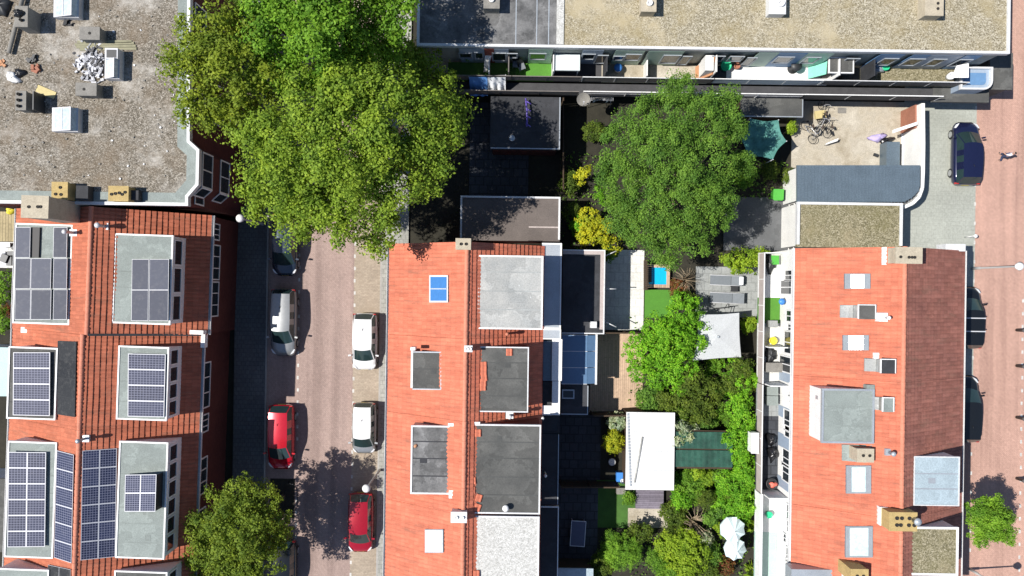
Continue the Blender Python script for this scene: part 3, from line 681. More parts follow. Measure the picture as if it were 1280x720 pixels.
def bicycle(label, px, py, rz, paint='bikeframe', lean=.0):
    x, y = P(px, py, .5); t = thing('bicycle', label, 'bicycle', (x, y, .012), rz, 'bicycles parked in the yard'); t.rotation_euler = (lean, 0, rz)
    for wy in (-.53, .53):
        w = MB(); n = 20
        w.tube([(wy+.33*math.cos(2*math.pi*k/n), 0, .34+.33*math.sin(2*math.pi*k/n)) for k in range(n+1)], .022, 6, caps=False); 
        for k in range(8): a = math.pi*k/8; w.tube([(wy+.32*math.cos(a),0,.34+.32*math.sin(a)),(wy-.32*math.cos(a),0,.34-.32*math.sin(a))], .004, 4)
        w.build('wheel', MT['tyre'], t, local=True, recalc=False)
    f = MB()
    for a, b in (((-.53,0,.34),(-.08,0,.30)),((-.53,0,.34),(-.22,0,.80)),((-.22,0,.86),(-.08,0,.30)),((-.08,0,.30),(.36,0,.74)),((-.2,0,.72),(.36,0,.84)),((.34,0,.95),(.40,0,.66)),((.40,0,.66),(.53,0,.34))): f.tube([a,b], .022, 6)
    f.build('frame', MT[paint], t, local=True, recalc=False)
    s = MB(); s.tube([(-.36,0,.90),(-.22,0,.92),(-.08,0,.90)], [.09,.075,.03], 8); s.build('saddle', MT['saddle'], t, local=True)
    h = MB(); h.tube([(.22,-.30,1.04),(.32,-.16,1.06),(.35,0,1.02),(.32,.16,1.06),(.22,.30,1.04)], .016, 6); h.tube([(.35,0,1.02),(.34,0,.95)], .02, 6); h.build('handlebar', MT['alu'], t, local=True, recalc=False)
    c = MB(); c.box(-.58, 0, .70, .72, .38, .16); c.build('luggage_rack', MT['darkmetal'], t, local=True)
    return t

# ------------------------------------------------------------------ person
def skin(name, verts, edges, radii, mat, parent, root=0, sub=1):
    me = bpy.data.meshes.new(name); me.from_pydata(verts, edges, []); ob = bpy.data.objects.new(name, me); COL.objects.link(ob)
    md = ob.modifiers.new('Skin', 'SKIN'); md.use_smooth_shade = True
    for i, r in enumerate(radii):
        me.skin_vertices[0].data[i].radius = r if isinstance(r, tuple) else (r, r); me.skin_vertices[0].data[i].use_root = (i in (root if isinstance(root, list) else [root]))
    ob.modifiers.new('Subdivision', 'SUBSURF').levels = sub; ob.modifiers['Subdivision'].render_levels = sub
    me.materials.append(mat); ob.parent = parent
    return ob
def person(label, px, py, rz):
    x, y = P(px, py, 0); t = thing('person', label, 'person', (x, y, .014), rz)
    sk = plain('skin', (.50,.30,.22), .5); top = plain('white_shirt', (.72,.72,.78), .8); tro = plain('dark_blue_trousers', (.04,.06,.13), .8); hair = plain('dark_hair', (.02,.015,.012), .5); shoe = plain('dark_shoes', (.03,.03,.035), .6)
    # mid-stride, facing +y (local); one continuous body
    V = [(0,0,.95),(0,.0,1.15),(0,.01,1.38),(0,.02,1.50),(0,.035,1.60),(0,.04,1.70),
         (.10,0,.90),(.11,.16,.50),(.11,.20,.09),(.11,.33,.04), (-.10,0,.90),(-.11,.05,.50),(-.11,-.22,.12),(-.11,-.10,.05),
         (.19,.0,1.40),(.25,-.10,1.14),(.26,.02,.90),(.26,.06,.82), (-.19,.0,1.40),(-.25,.12,1.14),(-.25,.30,.98),(-.25,.37,.95)]
    E = [(0,1),(1,2),(2,3),(3,4),(4,5),(0,6),(6,7),(7,8),(8,9),(0,10),(10,11),(11,12),(12,13),(2,14),(14,15),(15,16),(16,17),(2,18),(18,19),(19,20),(20,21)]
    Rr = [(.14,.10),(.13,.10),(.15,.10),.055,.085,.085,.085,.06,.042,.035,.085,.06,.042,.035,.055,.042,.032,.035,.055,.042,.032,.035]
    roots = [0]
    def chain(pts, rr):
        i = len(V); roots.append(i)
        V.extend(pts); Rr.extend(rr); E.extend([(i+k, i+k+1) for k in range(len(pts)-1)])
    for sx, wz in ((1, V[17]), (-1, V[21])):
        for dx, l in ((-.028,.066),(-.0095,.080),(.0095,.076),(.028,.060)):
            chain([(wz[0]+dx*.7, wz[1], wz[2]+.01), (wz[0]+dx*1.1, wz[1]+.02, wz[2]-.02-l*.5), (wz[0]+dx*1.15, wz[1]+.012, wz[2]-.02-l)], [.010,.009,.008])
        chain([(wz[0]-sx*.015, wz[1]+.015, wz[2]+.02), (wz[0]-sx*.045, wz[1]+.045, wz[2]-.02), (wz[0]-sx*.042, wz[1]+.055, wz[2]-.05)], [.012,.010,.009])
    chain([(0,.09,1.665),(0,.125,1.63)], [.012,.016])
    for sx in (-1,1): chain([(sx*.075,.03,1.675),(sx*.094,.02,1.655),(sx*.082,.025,1.63)], [.012,.016,.012])
    b = skin('body', V, E, Rr, sk, t, roots, 2)
    for sx in (-1,1):
        e = MB(); e.lathe(sx*.035, .112, [(.004,1.655),(.012,1.663),(.004,1.672)], 8); e.build('eye', hair, t, local=True)
    mt_ = MB(); mt_.box(0, .118, 1.595, 1.605, .045, .012); mt_.build('mouth', plain('lips', (.35,.12,.10), .5), t, local=True)
    skin('shirt', [(0,0,.93),(0,.0,1.15),(0,.01,1.37),(0,.02,1.46),(.19,.0,1.40),(.25,-.09,1.15),(-.19,.0,1.40),(-.25,.11,1.15)], [(0,1),(1,2),(2,3),(2,4),(4,5),(2,6),(6,7)], [(.165,.125),(.155,.12),(.17,.125),.07,.075,.06,.075,.06], top, t, 0, 2)
    skin('trousers', [(0,0,.96),(.10,0,.88),(.11,.16,.50),(.11,.20,.12),(-.10,0,.88),(-.11,.05,.50),(-.11,-.22,.15)], [(0,1),(1,2),(2,3),(0,4),(4,5),(5,6)], [(.15,.115),.10,.078,.065,.10,.078,.065], tro, t, 0, 2)
    skin('shoe', [(.11,.18,.06),(.11,.36,.045)], [(0,1)], [.055,.045], shoe, t, 0, 1); skin('shoe', [(-.11,-.24,.09),(-.11,-.08,.05)], [(0,1)], [.055,.045], shoe, t, 0, 1)
    skin('hair', [(0,.0,1.66),(0,.01,1.75)], [(0,1)], [.088,.085], hair, t, 0, 2)
    return t
# ================================================================== setting: ground, roads, sky, sun, camera
def strip(name, x0, x1, y0, y1, z, mat, th=.02, z0=None):
    mb = MB(); mb.box((x0+x1)/2, (y0+y1)/2, z-th if z0 is None else z0, z, x1-x0, y1-y0); return setting(name, mb, MT[mat])
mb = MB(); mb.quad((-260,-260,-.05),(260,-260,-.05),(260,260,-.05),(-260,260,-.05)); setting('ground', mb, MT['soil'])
YB, YT = -34, 34
strip('road', -17.1, -9.25, YB, YT, 0.0, 'road', .04)
def bays(name, x0, x1, z, mat): strip(name, x0, x1, YB, YT, z, mat, .003)
bays('parking_bay', -11.09, -9.25, .004, 'bay'); 
strip('kerb', -9.25, -9.13, YB, YT, .11, 'kerb', z0=-.04); strip('pavement', -9.13, -7.3, YB, YT, .105, 'slabs', z0=-.04)
strip('kerb', -17.22, -17.1, YB, YT, .11, 'kerb', z0=-.04); strip('pavement', -19.4, -17.22, YB, YT, .105, 'shadedpaving', z0=-.04)
strip('road', 32.46, 50, YB, YT, .0, 'road_red', .04); strip('plaza', 27.4, 32.46, -6, 24, .0, 'plaza', .04); strip('parking_lane', 30.3, 32.46, YB, -6, .0, 'road_red', .04)
strip('kerb', 30.18, 30.3, YB, 2.6, .11, 'kerb', z0=-.04); strip('pavement', 27.4, 30.18, YB, 2.6, .105, 'slabs', z0=-.04)
# painted and brick dashes along the bays
mb = MB()
def dashes(x, y0, y1, step=.86, w=.13, l=.24, z=.0075, skip=()):
    y = y0
    while y < y1:
        if not any(a < y < b for a, b in skip): mb.box(x+random.uniform(-.015,.015), y, z-.002, z, w, l)
        y += step
dashes(-11.05, -22, 4, .86); dashes(-14.94, -10.8, 2.2, .86); dashes(-14.94, -22, -14.5, .86)
dashes(32.42, -22, 14, 1.35); dashes(35.9, -22, 0, .9)
setting('road_markings', mb, MT['paint'])
# garden floors (world metres from ground pixels)
def patch(name, px, mat, z, th=.05):
    (x0, y0), (x1, y1) = P(px[0], px[1]), P(px[2], px[3]); mb = MB(); mb.box((x0+x1)/2, (y0+y1)/2, z-th, z, abs(x1-x0), abs(y0-y1)); return setting(name, mb, MT[mat])
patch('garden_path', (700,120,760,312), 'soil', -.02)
patch('patio', (752,312,804,413), 'patio', .02)
patch('decking', (738,416,803,516), 'deck', .025)
patch('patio', (690,518,750,600), 'slate', .02)
patch('patio', (690,604,746,725), 'slate', .02)
patch('lawn', (746,600,798,660), 'lawn', .015)
patch('patio', (870,333,950,397), 'greypatio', .02)
patch('patio', (905,246,986,314), 'asphalt', .024)
patch('courtyard', (990,126,1152,212), 'concrete', .03)
patch('lawn', (806,362,842,398), 'turf', .03)
patch('path', (785,635,840,660), 'concrete', .018)
patch('garden_path', (588,128,660,245), 'slate', .01)
# sun and sky
sc_el, sc_az = R(55.3), R(183.5) + A      # towards the sun: from the left of the photo, a little from below
W = bpy.data.worlds.new('World'); SC.world = W; W.use_nodes = True
N, L = W.node_tree.nodes, W.node_tree.links
sky = N.new('ShaderNodeTexSky'); sky.sky_type = 'NISHITA'; sky.sun_disc = False; sky.sun_elevation = sc_el
sky.sun_rotation = R(90) - sc_az; sky.air_density = .85; sky.dust_density = .3; sky.ozone_density = 1.5; sky.altitude = 200
L.new(sky.outputs[0], N['Background'].inputs[0]); N['Background'].inputs[1].default_value = .095
sd = bpy.data.lights.new('sun', 'SUN'); sd.energy = 5.0; sd.angle = R(.5); sd.color = (1.0, .95, .88)
so = bpy.data.objects.new('sun', sd); COL.objects.link(so)
d = Vector((math.cos(sc_el)*math.cos(sc_az), math.cos(sc_el)*math.sin(sc_az), math.sin(sc_el)))
so.rotation_euler = d.to_track_quat('Z', 'Y').to_euler(); so.location = d*80
cd = bpy.data.cameras.new('camera'); cd.sensor_width = 36; cd.lens = 18*H/(640/S); cd.clip_end = 900
cam = bpy.data.objects.new('camera', cd); cam.location = (0,0,H); cam.rotation_euler = (0,0,A); COL.objects.link(cam); SC.camera = cam
SC.view_settings.view_transform = 'Standard'; SC.view_settings.look = 'None'; SC.view_settings.exposure = .38; SC.view_settings.gamma = 1
SC.cycles.max_bounces = 5; SC.cycles.diffuse_bounces = 2; SC.cycles.glossy_bounces = 2; SC.cycles.transmission_bounces = 4; SC.cycles.transparent_max_bounces = 6
SC.cycles.use_denoising = True
SC.render.resolution_x, SC.render.resolution_y = 1024, 576

# ================================================================== LEFT ROW
LR = R(-1.25)
ox, oy = P(111, 344, 8.6); FL = Frame(ox, oy, LR)
va1, va0 = FL.L(111, 258, 8.6)[1], FL.L(110, 418.5, 8.6)[1]
vb0 = FL.L(100, 538, 8.5)[1]; vc0 = FL.L(97, 704, 8.5)[1]; vd0 = vc0-8
urb = FL.L(101, 480, 8.5)[0]
uE = FL.L(262, 344, 5.4)[0]; uW = FL.L(19, 344, 5.4)[0]
gl = 'terraced houses of the row with solar panels'
hA, rA = house('terraced_house', 'terraced house with frameless grey-blue solar modules, next to the gravel flat roof', FL, 0, uW, uE, va0, va1, 8.6, 5.4, 5.4, 'brick_dark', 'tile_left', group=gl)
hB, rB = house('terraced_house', 'narrow terraced house with blue arrays on both dormers and black panels by the ridge', FL, urb, uW-.05, uE-.35, vb0, va0, 8.5, 5.3, 5.3, 'brick_dark', 'tile_left', group=gl)
hC, rC = house('terraced_house', 'terraced house with long solar rows on both sides of its ridge', FL, urb, uW-.05, uE-.35, vc0, vb0, 8.5, 5.3, 5.3, 'brick_dark', 'tile_left', group=gl)
hD, rD = house('terraced_house', 'terraced house cut off by the lower edge of the photo, below the long solar rows', FL, urb, uW-.05, uE-.35, vd0, vc0, 8.5, 5.3, 5.3, 'brick_dark', 'tile_left', group=gl)
dormer(hA, (142,293,215,405), 7.95, 5.4, LR, 'greengrey', 'white', 'white', 'e', 3)
dormer(hA, (18,280,89,405), 7.9, 5.2, LR, 'greengrey', 'white', 'white', None)
dormer(hB, (147,433,210,525), 7.75, 5.2, LR, 'greengrey', 'white', 'white', 'e', 4)
dormer(hB, (10,434,71,524), 7.7, 5.2, LR, 'bitumen', 'white', 'white', None)
dormer(hC, (147,552,208,698), 7.75, 5.2, LR, 'greengrey', 'white', 'white', 'e', 6)
dormer(hC, (8,552,69,697), 7.7, 5.2, LR, 'greengrey', 'white', 'white', None)
dormer(hD, (142,714,208,800), 7.75, 5.2, LR, 'bitumen', 'white', 'white', 'e', 4)
dormer(hD, (-5,711,60,800), 7.7, 5.2, LR, 'greengrey', 'white', 'white', None)
# solar modules: house A flat frameless grey-blue, B and C celled
for a, b, c, d in ((19.5,284,38,322),(67,284,84,322),(19,323,38.5,361),(39,323,64,361),(67,323,84,361),(19,362,38.5,399.5),(39,362,64,399.5),(67,362,84,399.5)):
    panel_grid(hA, ((a,b),(c,b),(c-.8,d),(a-.8,d)), 8.12, 1, 1, 'solar_grey', (1,1), 'alu', edge=.02, gap=0)
for a, b, c, d in ((165,324,186,401),(187,324,211,401)):
    panel_grid(hA, ((a,b),(c,b),(c-1,d),(a-1,d)), 8.17, 1, 2, 'solar_grey', (1,1), 'alu', edge=.02, gap=0)
mbx = MB(); mbx.pbox(39.5,284,49,322,8.02,7.91,LR); mbx.build('roof_hatch', MT['black'], hA)
panel_grid(hB, ((16.5,440.5),(62.5,440.5),(62,520),(16,519)), (8.0,7.9,7.9,8.0), 1, 4, 'solar', (12,6), edge=.035, gap=.03)
panel_grid(hB, ((72,426),(95.5,427),(93.5,521.5),(71.5,518)), 'slope', 1, 4, 'solar_black', (1,1), 'darkmetal', edge=.01, gap=0, lift=.05)
panel_grid(hB, ((160,442),(207,443),(205,521.5),(159.5,520.5)), (8.0,7.9,7.9,8.0), 1, 4, 'solar', (12,6), edge=.035, gap=.03)
panel_grid(hC, ((10.5,565),(57.5,565.5),(56,683.5),(9,684)), (8.05,7.9,7.9,8.05), 2, 6, 'solar', (6,6), edge=.035, gap=.03)
panel_grid(hC, ((71,563),(92,568.5),(89,704),(67.5,697)), 'slope', 1, 6, 'solar', (8,7), edge=.03, gap=.03, lift=.06)
panel_grid(hC, ((103,563.5),(146,560.5),(144,696),(100.5,700.5)), 'slope', 2, 6, 'solar', (6,7), edge=.03, gap=.03, lift=.06)
panel_grid(hC, ((156.5,593.5),(195.5,593),(194,639.5),(155.5,639.5)), (8.0,8.55,8.55,8.0), 2, 2, 'solar', (6,8), edge=.035, gap=.03)
panel_grid(hD, ((60,706),(88,712),(86,790),(58,784)), 'slope', 2, 4, 'solar_black', (1,1), 'alu', edge=.015, gap=0, lift=.06)
mbx = MB()
for fx in (195.5,):
    x0, y0 = P(195.3, 594, 8.5); x1, y1 = P(194, 639, 8.5); mbx.add([(x0,y0,8.52),(x1,y1,8.52),(x1+.05,y1,7.75),(x0+.05,y0,7.75)], [[0,1,2,3]]); 
mbx.build('array_back_plate', MT['black'], hC, recalc=False)
# chimneys and pipes
chimney(hA, (27,245,60,272), 11.3, 7.4, 'buff', ((.28,.5),(.62,.5),(.72,.5)), LR, label='tall buff chimney stack with small flue holes', pot_h=.05)
vent_pipe(hA, 131, 283, 8.2, .75, 'alu', .10); vent_pipe(hA, 92, 291, 8.1, .85, 'alu', .09)
vent_pipe(hC, 107, 548, 8.4, .75, 'zinc', .08)
for h, px in ((hA, (26,409,38,416)), (hB, (237,413,254,418)), (hB, (30,434.5,40,437.5)), (hC, (31,545,44,549)), (hD, (23,704,38,708))):
    mbx = MB(); z = 6.1 if px[0] > 100 else 6.0; mbx.pbox(*px, z, z-.5, LR); mbx.build('vent_cover', MT['white'], h)
# party wall between A and B, white return of the gutter
mbx = MB(); (u0, v0_) = (0, va0)
mbx.slab([FL.W(.1, va0-.07, 8.68), FL.W(uE-.2, va0-.07, 5.55), FL.W(uE-.2, va0+.07, 5.55), FL.W(.1, va0+.07, 8.68)], .2); mbx.build('verge_flashing', MT['bitumen_dark'], hA)
mbx = MB(); x, y = FL.W(uE-.2, va0-.25)[:2]; mbx.box(x, y, 5.15, 5.6, .25, 1.1, LR); mbx.box(x-.5, y+.45, 5.35, 5.62, .9, .22, LR); mbx.build('gutter_return', MT['white'], hB)
# front (east) windows under the eaves
def front_windows(h, F, u, spec, yaw, bars=2, frame='white', pane='glass'):
    for v, z, w, hh in spec: x, y, _ = F.W(u, v); window(h, x, y, z, w, hh, yaw, frame, pane, bars)
def vpx(F, py, z, px=270): return F.L(px, py, z)[1]
front_windows(hA, FL, uE-.28, [(vpx(FL,290,4), 4.1, 1.1, 1.3), (vpx(FL,328,4), 4.0, 2.3, 1.5), (vpx(FL,374,4), 4.0, 2.3, 1.5)], LR)
front_windows(hB, FL, uE-.63, [(vpx(FL,482,4), 4.0, 3.0, 1.5), (vpx(FL,530,4), 3.9, 1.2, 1.2)], LR)
front_windows(hC, FL, uE-.63, [(vpx(FL,596,4), 4.0, 2.4, 1.5), (vpx(FL,660,4), 4.0, 2.4, 1.5)], LR)

# ================================================================== FLAT BUILDING TOP LEFT
ZF = 8.8
poly = [P(*q, ZF) for q in ((-60,-60),(238,-60),(237,176),(249,187),(248,231),(235,246),(235,257),(-60,253))]
c = P(90, 100, ZF); fb = thing('apartment_building', 'brick apartment building with a brown gravel flat roof littered with rubble', 'building', (c[0], c[1], 0))
def shrink(poly, d):
    cx = sum(p[0] for p in poly)/len(poly); cy = sum(p[1] for p in poly)/len(poly); out = []
    n = len(poly)
    for i in range(n):
        a, b, c_ = Vector(poly[i-1]), Vector(poly[i]), Vector(poly[(i+1) % n])
        e1, e2 = (b-a).normalized(), (c_-b).normalized(); n1, n2 = Vector((e1.y,-e1.x)), Vector((e2.y,-e2.x))
        if (n1.dot(Vector((cx,cy))-a)) < 0: n1 = -n1
        if (n2.dot(Vector((cx,cy))-b)) < 0: n2 = -n2
        m = (n1+n2); m = m / max(.3, m.dot(n1)); out.append((b.x+m.x*d, b.y+m.y*d))
    return out
mbx = MB(); mbx.prism(shrink(poly, .15), 0, ZF-.35); mbx.build('wall', MT['brick_dark'], fb)
mbx = MB(); mbx.prism(poly, ZF-.35, ZF-.12); mbx.build('roof', MT['gravel'], fb)
def parapet(parent, poly, d, z0, z1, mat, name='parapet'):
    inn = shrink(poly, d); mb = MB(); n = len(poly)
    out = shrink(poly, -.012)
    for i in range(n):
        j = (i+1) % n
        mb.slab([(*out[i], z1), (*out[j], z1), (*inn[j], z1), (*inn[i], z1)], z1-z0)
    return mb.build(name, MT[mat], parent)
parapet(fb, poly, .16, ZF-.36, ZF+.03, 'trim'); inner = shrink(poly, .162)
mbx = MB(); inn2 = shrink(poly, .75); n = len(poly)
for i in (1,2,3,4,5,6):
    j = (i+1) % n; mbx.slab([(*inner[i], ZF-.07), (*inner[j], ZF-.07), (*inn2[j], ZF-.07), (*inn2[i], ZF-.07)], .05)
mbx.build('roof_edge_strip', MT['greengrey'], fb)
x, y = P(250, 208, 8.2)
# bay and side windows (facing the street)
bx0, by0 = poly[3]; bx1, by1 = poly[4]
for z in (7.3, 4.6): window(fb, (bx0+bx1)/2-.15, (by0+by1)/2, z, 2.1, 1.5, A*0-.02, 'white', 'glass', 1)
ex, ey = (poly[4][0]+poly[5][0])/2-.10, (poly[4][1]+poly[5][1])/2+.10
for z in (7.3, 4.6): window(fb, ex, ey, z, .75, 1.5, R(-48), 'white', 'glass', 0)
ey_ = [P(262, q, 5)[1] for q in (40, 90, 140)]
for yy in ey_:
    for z in (7.2, 4.4, 1.6): window(fb, P(237.5, 100, ZF)[0]-.15, yy, z, 1.5, 1.6, 0, 'white', 'glass', 1)
window(fb, P(235, 250, ZF)[0]-.14, P(270,252,6)[1], 7.0, .7, 1.3, 0, 'white', 'glass', 0)
# the street-level brick porch in front of the bay
# roof lights
def rooflight(px, z, sides=2, dark=False):
    a, b, c_, d = px; x, y = P((a+c_)/2, (b+d)/2, z); k = K(z); w, dd = (c_-a)*k, (d-b)*k
    mb = MB(); mb.box(x, y, ZF-.13, z-.10, w+.12, dd+.08, 0, 0); o = mb.build('roof_light', MT['alu'], fb)
    g = MB(); g.slab([(x-w/2, y-dd/2, z-.12), (x+w*.36, y-dd/2, z+.22), (x+w*.36, y+dd/2, z+.22), (x-w/2, y+dd/2, z-.12)], .04)
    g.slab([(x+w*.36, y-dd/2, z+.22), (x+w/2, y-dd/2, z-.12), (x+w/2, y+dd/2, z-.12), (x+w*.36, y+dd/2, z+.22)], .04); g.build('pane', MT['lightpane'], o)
    f = MB()
    for q in (0.0, .5, 1.0):
        if q == .5 and sides == 1: continue
        for (ya) in (y-dd/2, y+dd/2): pass
        xx = x-w/2+w*.86*q; zz = z-.12+.34*q; f.box(xx, y, zz-.02, zz+.03, .05, dd+.06)
    for ya in (y-dd/2, y+dd/2): f.slab([(x-w/2, ya-.03, z-.09), (x+w*.36, ya-.03, z+.25), (x+w*.36, ya+.03, z+.25), (x-w/2, ya+.03, z-.09)], .05)
    f.build('frame', MT['alu'], o)
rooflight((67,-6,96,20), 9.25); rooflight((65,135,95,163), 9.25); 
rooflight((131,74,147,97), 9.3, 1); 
mbx = MB(); mbx.pbox(131,60,147,73.4,9.42,ZF-.12); mbx.build('roof_light_base', MT['alu'], fb)
mbx = MB(); mbx.pbox(133,62,145.5,72,9.432,9.41); mbx.build('pane', MT['darkmetal'], fb)
chimney(fb, (19,8,34,33), 9.9, ZF-.15, 'greystone', ((.3,.3),(.55,.7)), label='grey chimney stack with a black sack on top')
chimney(fb, (100,34,124,49), 9.45, ZF-.15, 'greystone', ((.5,.5),), label='low mottled chimney near the planks', pot_h=.02)
chimney(fb, (95,104,120,119), 9.45, ZF-.15, 'greystone', ((.4,.5),), label='low lichen-covered chimney below the scrap heap', pot_h=.02)
chimney(fb, (20,114,32,137), 9.5, ZF-.15, 'greystone', ((.35,.18),(.35,.5),(.35,.82)), label='grey chimney with three flues in a column')
mbx = MB(); mbx.pbox(40.5,114,42,137,9.72,ZF-.14); mbx.build('roof_hatch_kerb', MT['darkmetal'], fb)
chimney(fb, (65,228,84,249), 9.55, ZF-.15, 'ochre', ((.55,.3),(.25,.7),(.6,.72)), label='ochre chimney with three flues at the roof edge', pot_h=.05)
chimney(fb, (136,233,160,251), 9.55, ZF-.15, 'ochre', ((.15,.55),(.35,.5),(.55,.45),(.7,.55),(.85,.4)), label='ochre chimney with a row of five flues', pot_h=.05)
mbx = MB(); mbx.pbox(95,232,110,250,9.3,ZF-.14); mbx.build('roof_hatch', MT['bitumen_dark'], fb)
mbx = MB(); mbx.pbox(163,238,173,250,9.2,ZF-.14); mbx.build('roof_hatch', MT['bitumen_dark'], fb)
ZG = ZF-.11
mbx = MB(); x0, y0 = P(33, -6, ZG); x1, y1 = P(14, 68, ZG)
mbx.tube([(x0,y0,ZG+.22),(x1,y1,ZG+.22)], .12, 8); mbx.build('roof_duct', MT['greystone'], fb)
# loose things lying on the gravel
mbx = MB()
for i, (a, b, c_, d) in enumerate(((94,56,168,54),(96,59,170,57.5),(100,62,171,61),(97,52.5,165,52))):
    p0, p1 = P(a,b,ZG), P(c_,d,ZG); dx, dy = p1[0]-p0[0], p1[1]-p0[1]; l = math.hypot(dx,dy); mbx.box((p0[0]+p1[0])/2, (p0[1]+p1[1])/2, ZG+.002, ZG+.05, l, .14, math.atan2(dy,dx))
    o = single('timber_plank', mbx, surf('grey_green_timber_%d' % i, (.27,.26,.17), .85, .2), ('long grey-green plank, uppermost of the four lying on the gravel roof','grey-green plank lying second in the set of four on the gravel roof','grey-green plank lying third in the set of four on the gravel roof','grey-green plank, shortest of the four, beside the mottled chimney')[i], 'plank', 'planks on the gravel roof'); mbx = MB()
mbx = MB(); cc = P(117, 80, ZG)
for i in range(240):
    a, q = random.uniform(0,6.28), abs(random.gauss(0,1)); x = cc[0]+random.gauss(0,.42); y = cc[1]+random.gauss(0,.50)
    if x > P(130,80,ZG)[0]: continue
    z = ZG+.02+random.random()*.2*max(0,1-((x-cc[0])**2+(y-cc[1])**2)); mbx.box(x, y, z, z+random.uniform(.02,.10), random.uniform(.08,.38), random.uniform(.03,.16), random.uniform(0,3.1), random.choice((0,0,1,1,2)))
tag(mbx.build('rubble_heap', [surf('grey_scrap', (.30,.31,.34), .6, .45, 9, 30), surf('pale_scrap', (.55,.56,.60), .6, .3, 9, 30), surf('dark_scrap', (.06,.06,.065), .7, .3, 9, 30)]), 'heap of grey metal scrap and broken slates beside the small roof light', 'rubble', kind='stuff')
MT['blackbag'] = plain('black_plastic', (.012,.012,.014), .3); MT['cream'] = surf('cream_board', (.55,.46,.22), .8, .1)
def blob(name, label, cat, px, py, z, rx, ry, h, mat, n=14, wob=.25, rot=0.0, seed=1):
    rs = random.Random(seed); x, y = P(px, py, z); mb = MB(); rows = []
    ph = [rs.uniform(.8, 1.2) for _ in range(n)]
    for i in range(6):
        q = i/5*math.pi/2; rows.append([])
        for k in range(n+1):
            a = 2*math.pi*k/n; r = math.cos(q)*ph[k % n]*(1+wob*math.sin(3*a+i)); ax, ay = rot2(rx*r*math.cos(a), ry*r*math.sin(a), rot); rows[-1].append((x+ax, y+ay, z+h*math.sin(q)*(1+.15*math.sin(5*a))))
    mb.grid(rows); mb.add(rows[0][:-1], [list(range(n))])
    return single(name, mb, MT[mat], label, cat)
blob('rubbish_bag', 'white plastic rubbish bag lying on the gravel roof', 'bag', 17.5, 97, ZG, .50, .26, .3, 'white', rot=R(-40), seed=3)
blob('rubbish_bag', 'black plastic bag sagging beside the white bag on the gravel roof', 'bag', 25, 92, ZG, .35, .25, .2, 'blackbag', seed=5)
blob('rubbish_bag', 'black sack lying on top of the grey chimney', 'bag', 24, 17, 9.9, .3, .25, .25, 'blackbag', seed=9)
blob('satellite_dish', 'dark round bowl with a white rim in the corner of the gravel roof', 'dish', 4, 8, ZG, .52, .62, .35, 'darkmetal', 16, .0, seed=8)
mbx = MB(); x, y = P(58,115,ZG); mbx.box(x, y, ZG+.004, ZG+.05, 1.15, .42, R(-22)); single('board', mbx, MT['cream'], 'cream coloured board lying askew beside the three-flue chimney', 'board')
rs = random.Random(4)
for i, (px, py, lab, m) in enumerate(((40,73,'crumpled dark grey sheet lying left of the scrap heap','darkmetal'),(2,80,'reddish broken crate at the left edge of the gravel roof','orange'),(87,29,'small black scrap above the mottled chimney','blackbag'),(44,86,'rusty fragment below the crumpled dark sheet','redbrickwall'))):
    mbx = MB(); x, y = P(px, py, ZG)
    for k in range(7): mbx.box(x+rs.uniform(-.22,.22), y+rs.uniform(-.18,.18), ZG, ZG+rs.uniform(.05,.2), rs.uniform(.1,.4), rs.uniform(.05,.2), rs.uniform(0,3))
    single('scrap', mbx, MT[m], lab, 'scrap')
mbx = MB()
for k in range(120):
    x, y = P(rs.uniform(5,225), rs.uniform(5,225), ZG); mbx.box(x, y, ZG, ZG+rs.uniform(.02,.07), rs.uniform(.03,.14), rs.uniform(.03,.12), rs.uniform(0,3), rs.choice((0,0,1)))
tag(mbx.build('scattered_debris', [MT['greystone'], MT['trim']]), 'scattered chips and stones strewn over the brown gravel roof', 'debris', kind='stuff')

# ================================================================== APARTMENT BLOCK TOP RIGHT
ZT = 6.3
x0, yS = P(521, 58, ZT)[0], P(890, 62, ZT)[1]; x1 = P(1262, 58, ZT)[0]; yN = yS+20
c = ((x0+x1)/2, (yS+yN)/2); tb = thing('apartment_block', 'long apartment block with a tan gravel roof and balconies with white rails', 'building', (c[0], c[1], 0))
xs = P(704, 30, ZT)[0]; yW = yS+.02
mbx = MB(); mbx.box(c[0], c[1]+.1, 0, ZT-.3, x1-x0-.3, yN-yS-.12); mbx.build('wall', MT['greypaint'], tb)
mbx = MB(); mbx.box((x0+xs)/2, c[1], ZT-.3, ZT-.1, xs-x0-.01, yN-yS); mbx.build('roof', MT['bitumen_pale'], tb)
mbx = MB(); mbx.box((x1+xs)/2, c[1], ZT-.3, ZT-.1, x1-xs-.01, yN-yS); mbx.build('roof', MT['gravel_tan'], tb)
mbx = MB(); edge_frame(mbx, c[0], c[1], x1-x0+.02, yN-yS+.02, 0, ZT-.32, ZT+.03, .16); mbx.build('parapet', MT['trim'], tb)
mbx = MB(); mbx.box(xs-.18, c[1], ZT-.1, ZT-.02, .45, yN-yS-.4); mbx.build('roof_joint', MT['gravel_pale'], tb)
mbx = MB()
for q in (645, 671, 686): xx = P(q, 30, ZT)[0]; mbx.box(xx, c[1], ZT-.1, ZT-.085, .06, yN-yS-.4)
mbx.build('roofing_seam', MT['zinc'], tb)
chimney(tb, (605,-12,624,10), 7.1, ZT-.12, 'greystone', ((.5,.55),), label='small dark-framed roof vent with a white cap', potmat='white', pot_r=.16)
chimney(tb, (802,-14,820,14), 7.1, ZT-.12, 'buff', ((.55,.65),), label='buff chimney with a white cap and wires', potmat='white', pot_r=.18)
chimney(tb, (962,-14,982,17), 6.9, ZT-.12, 'trim', ((.7,.6),), label='pale vent box with a white cap', potmat='white', pot_r=.2)
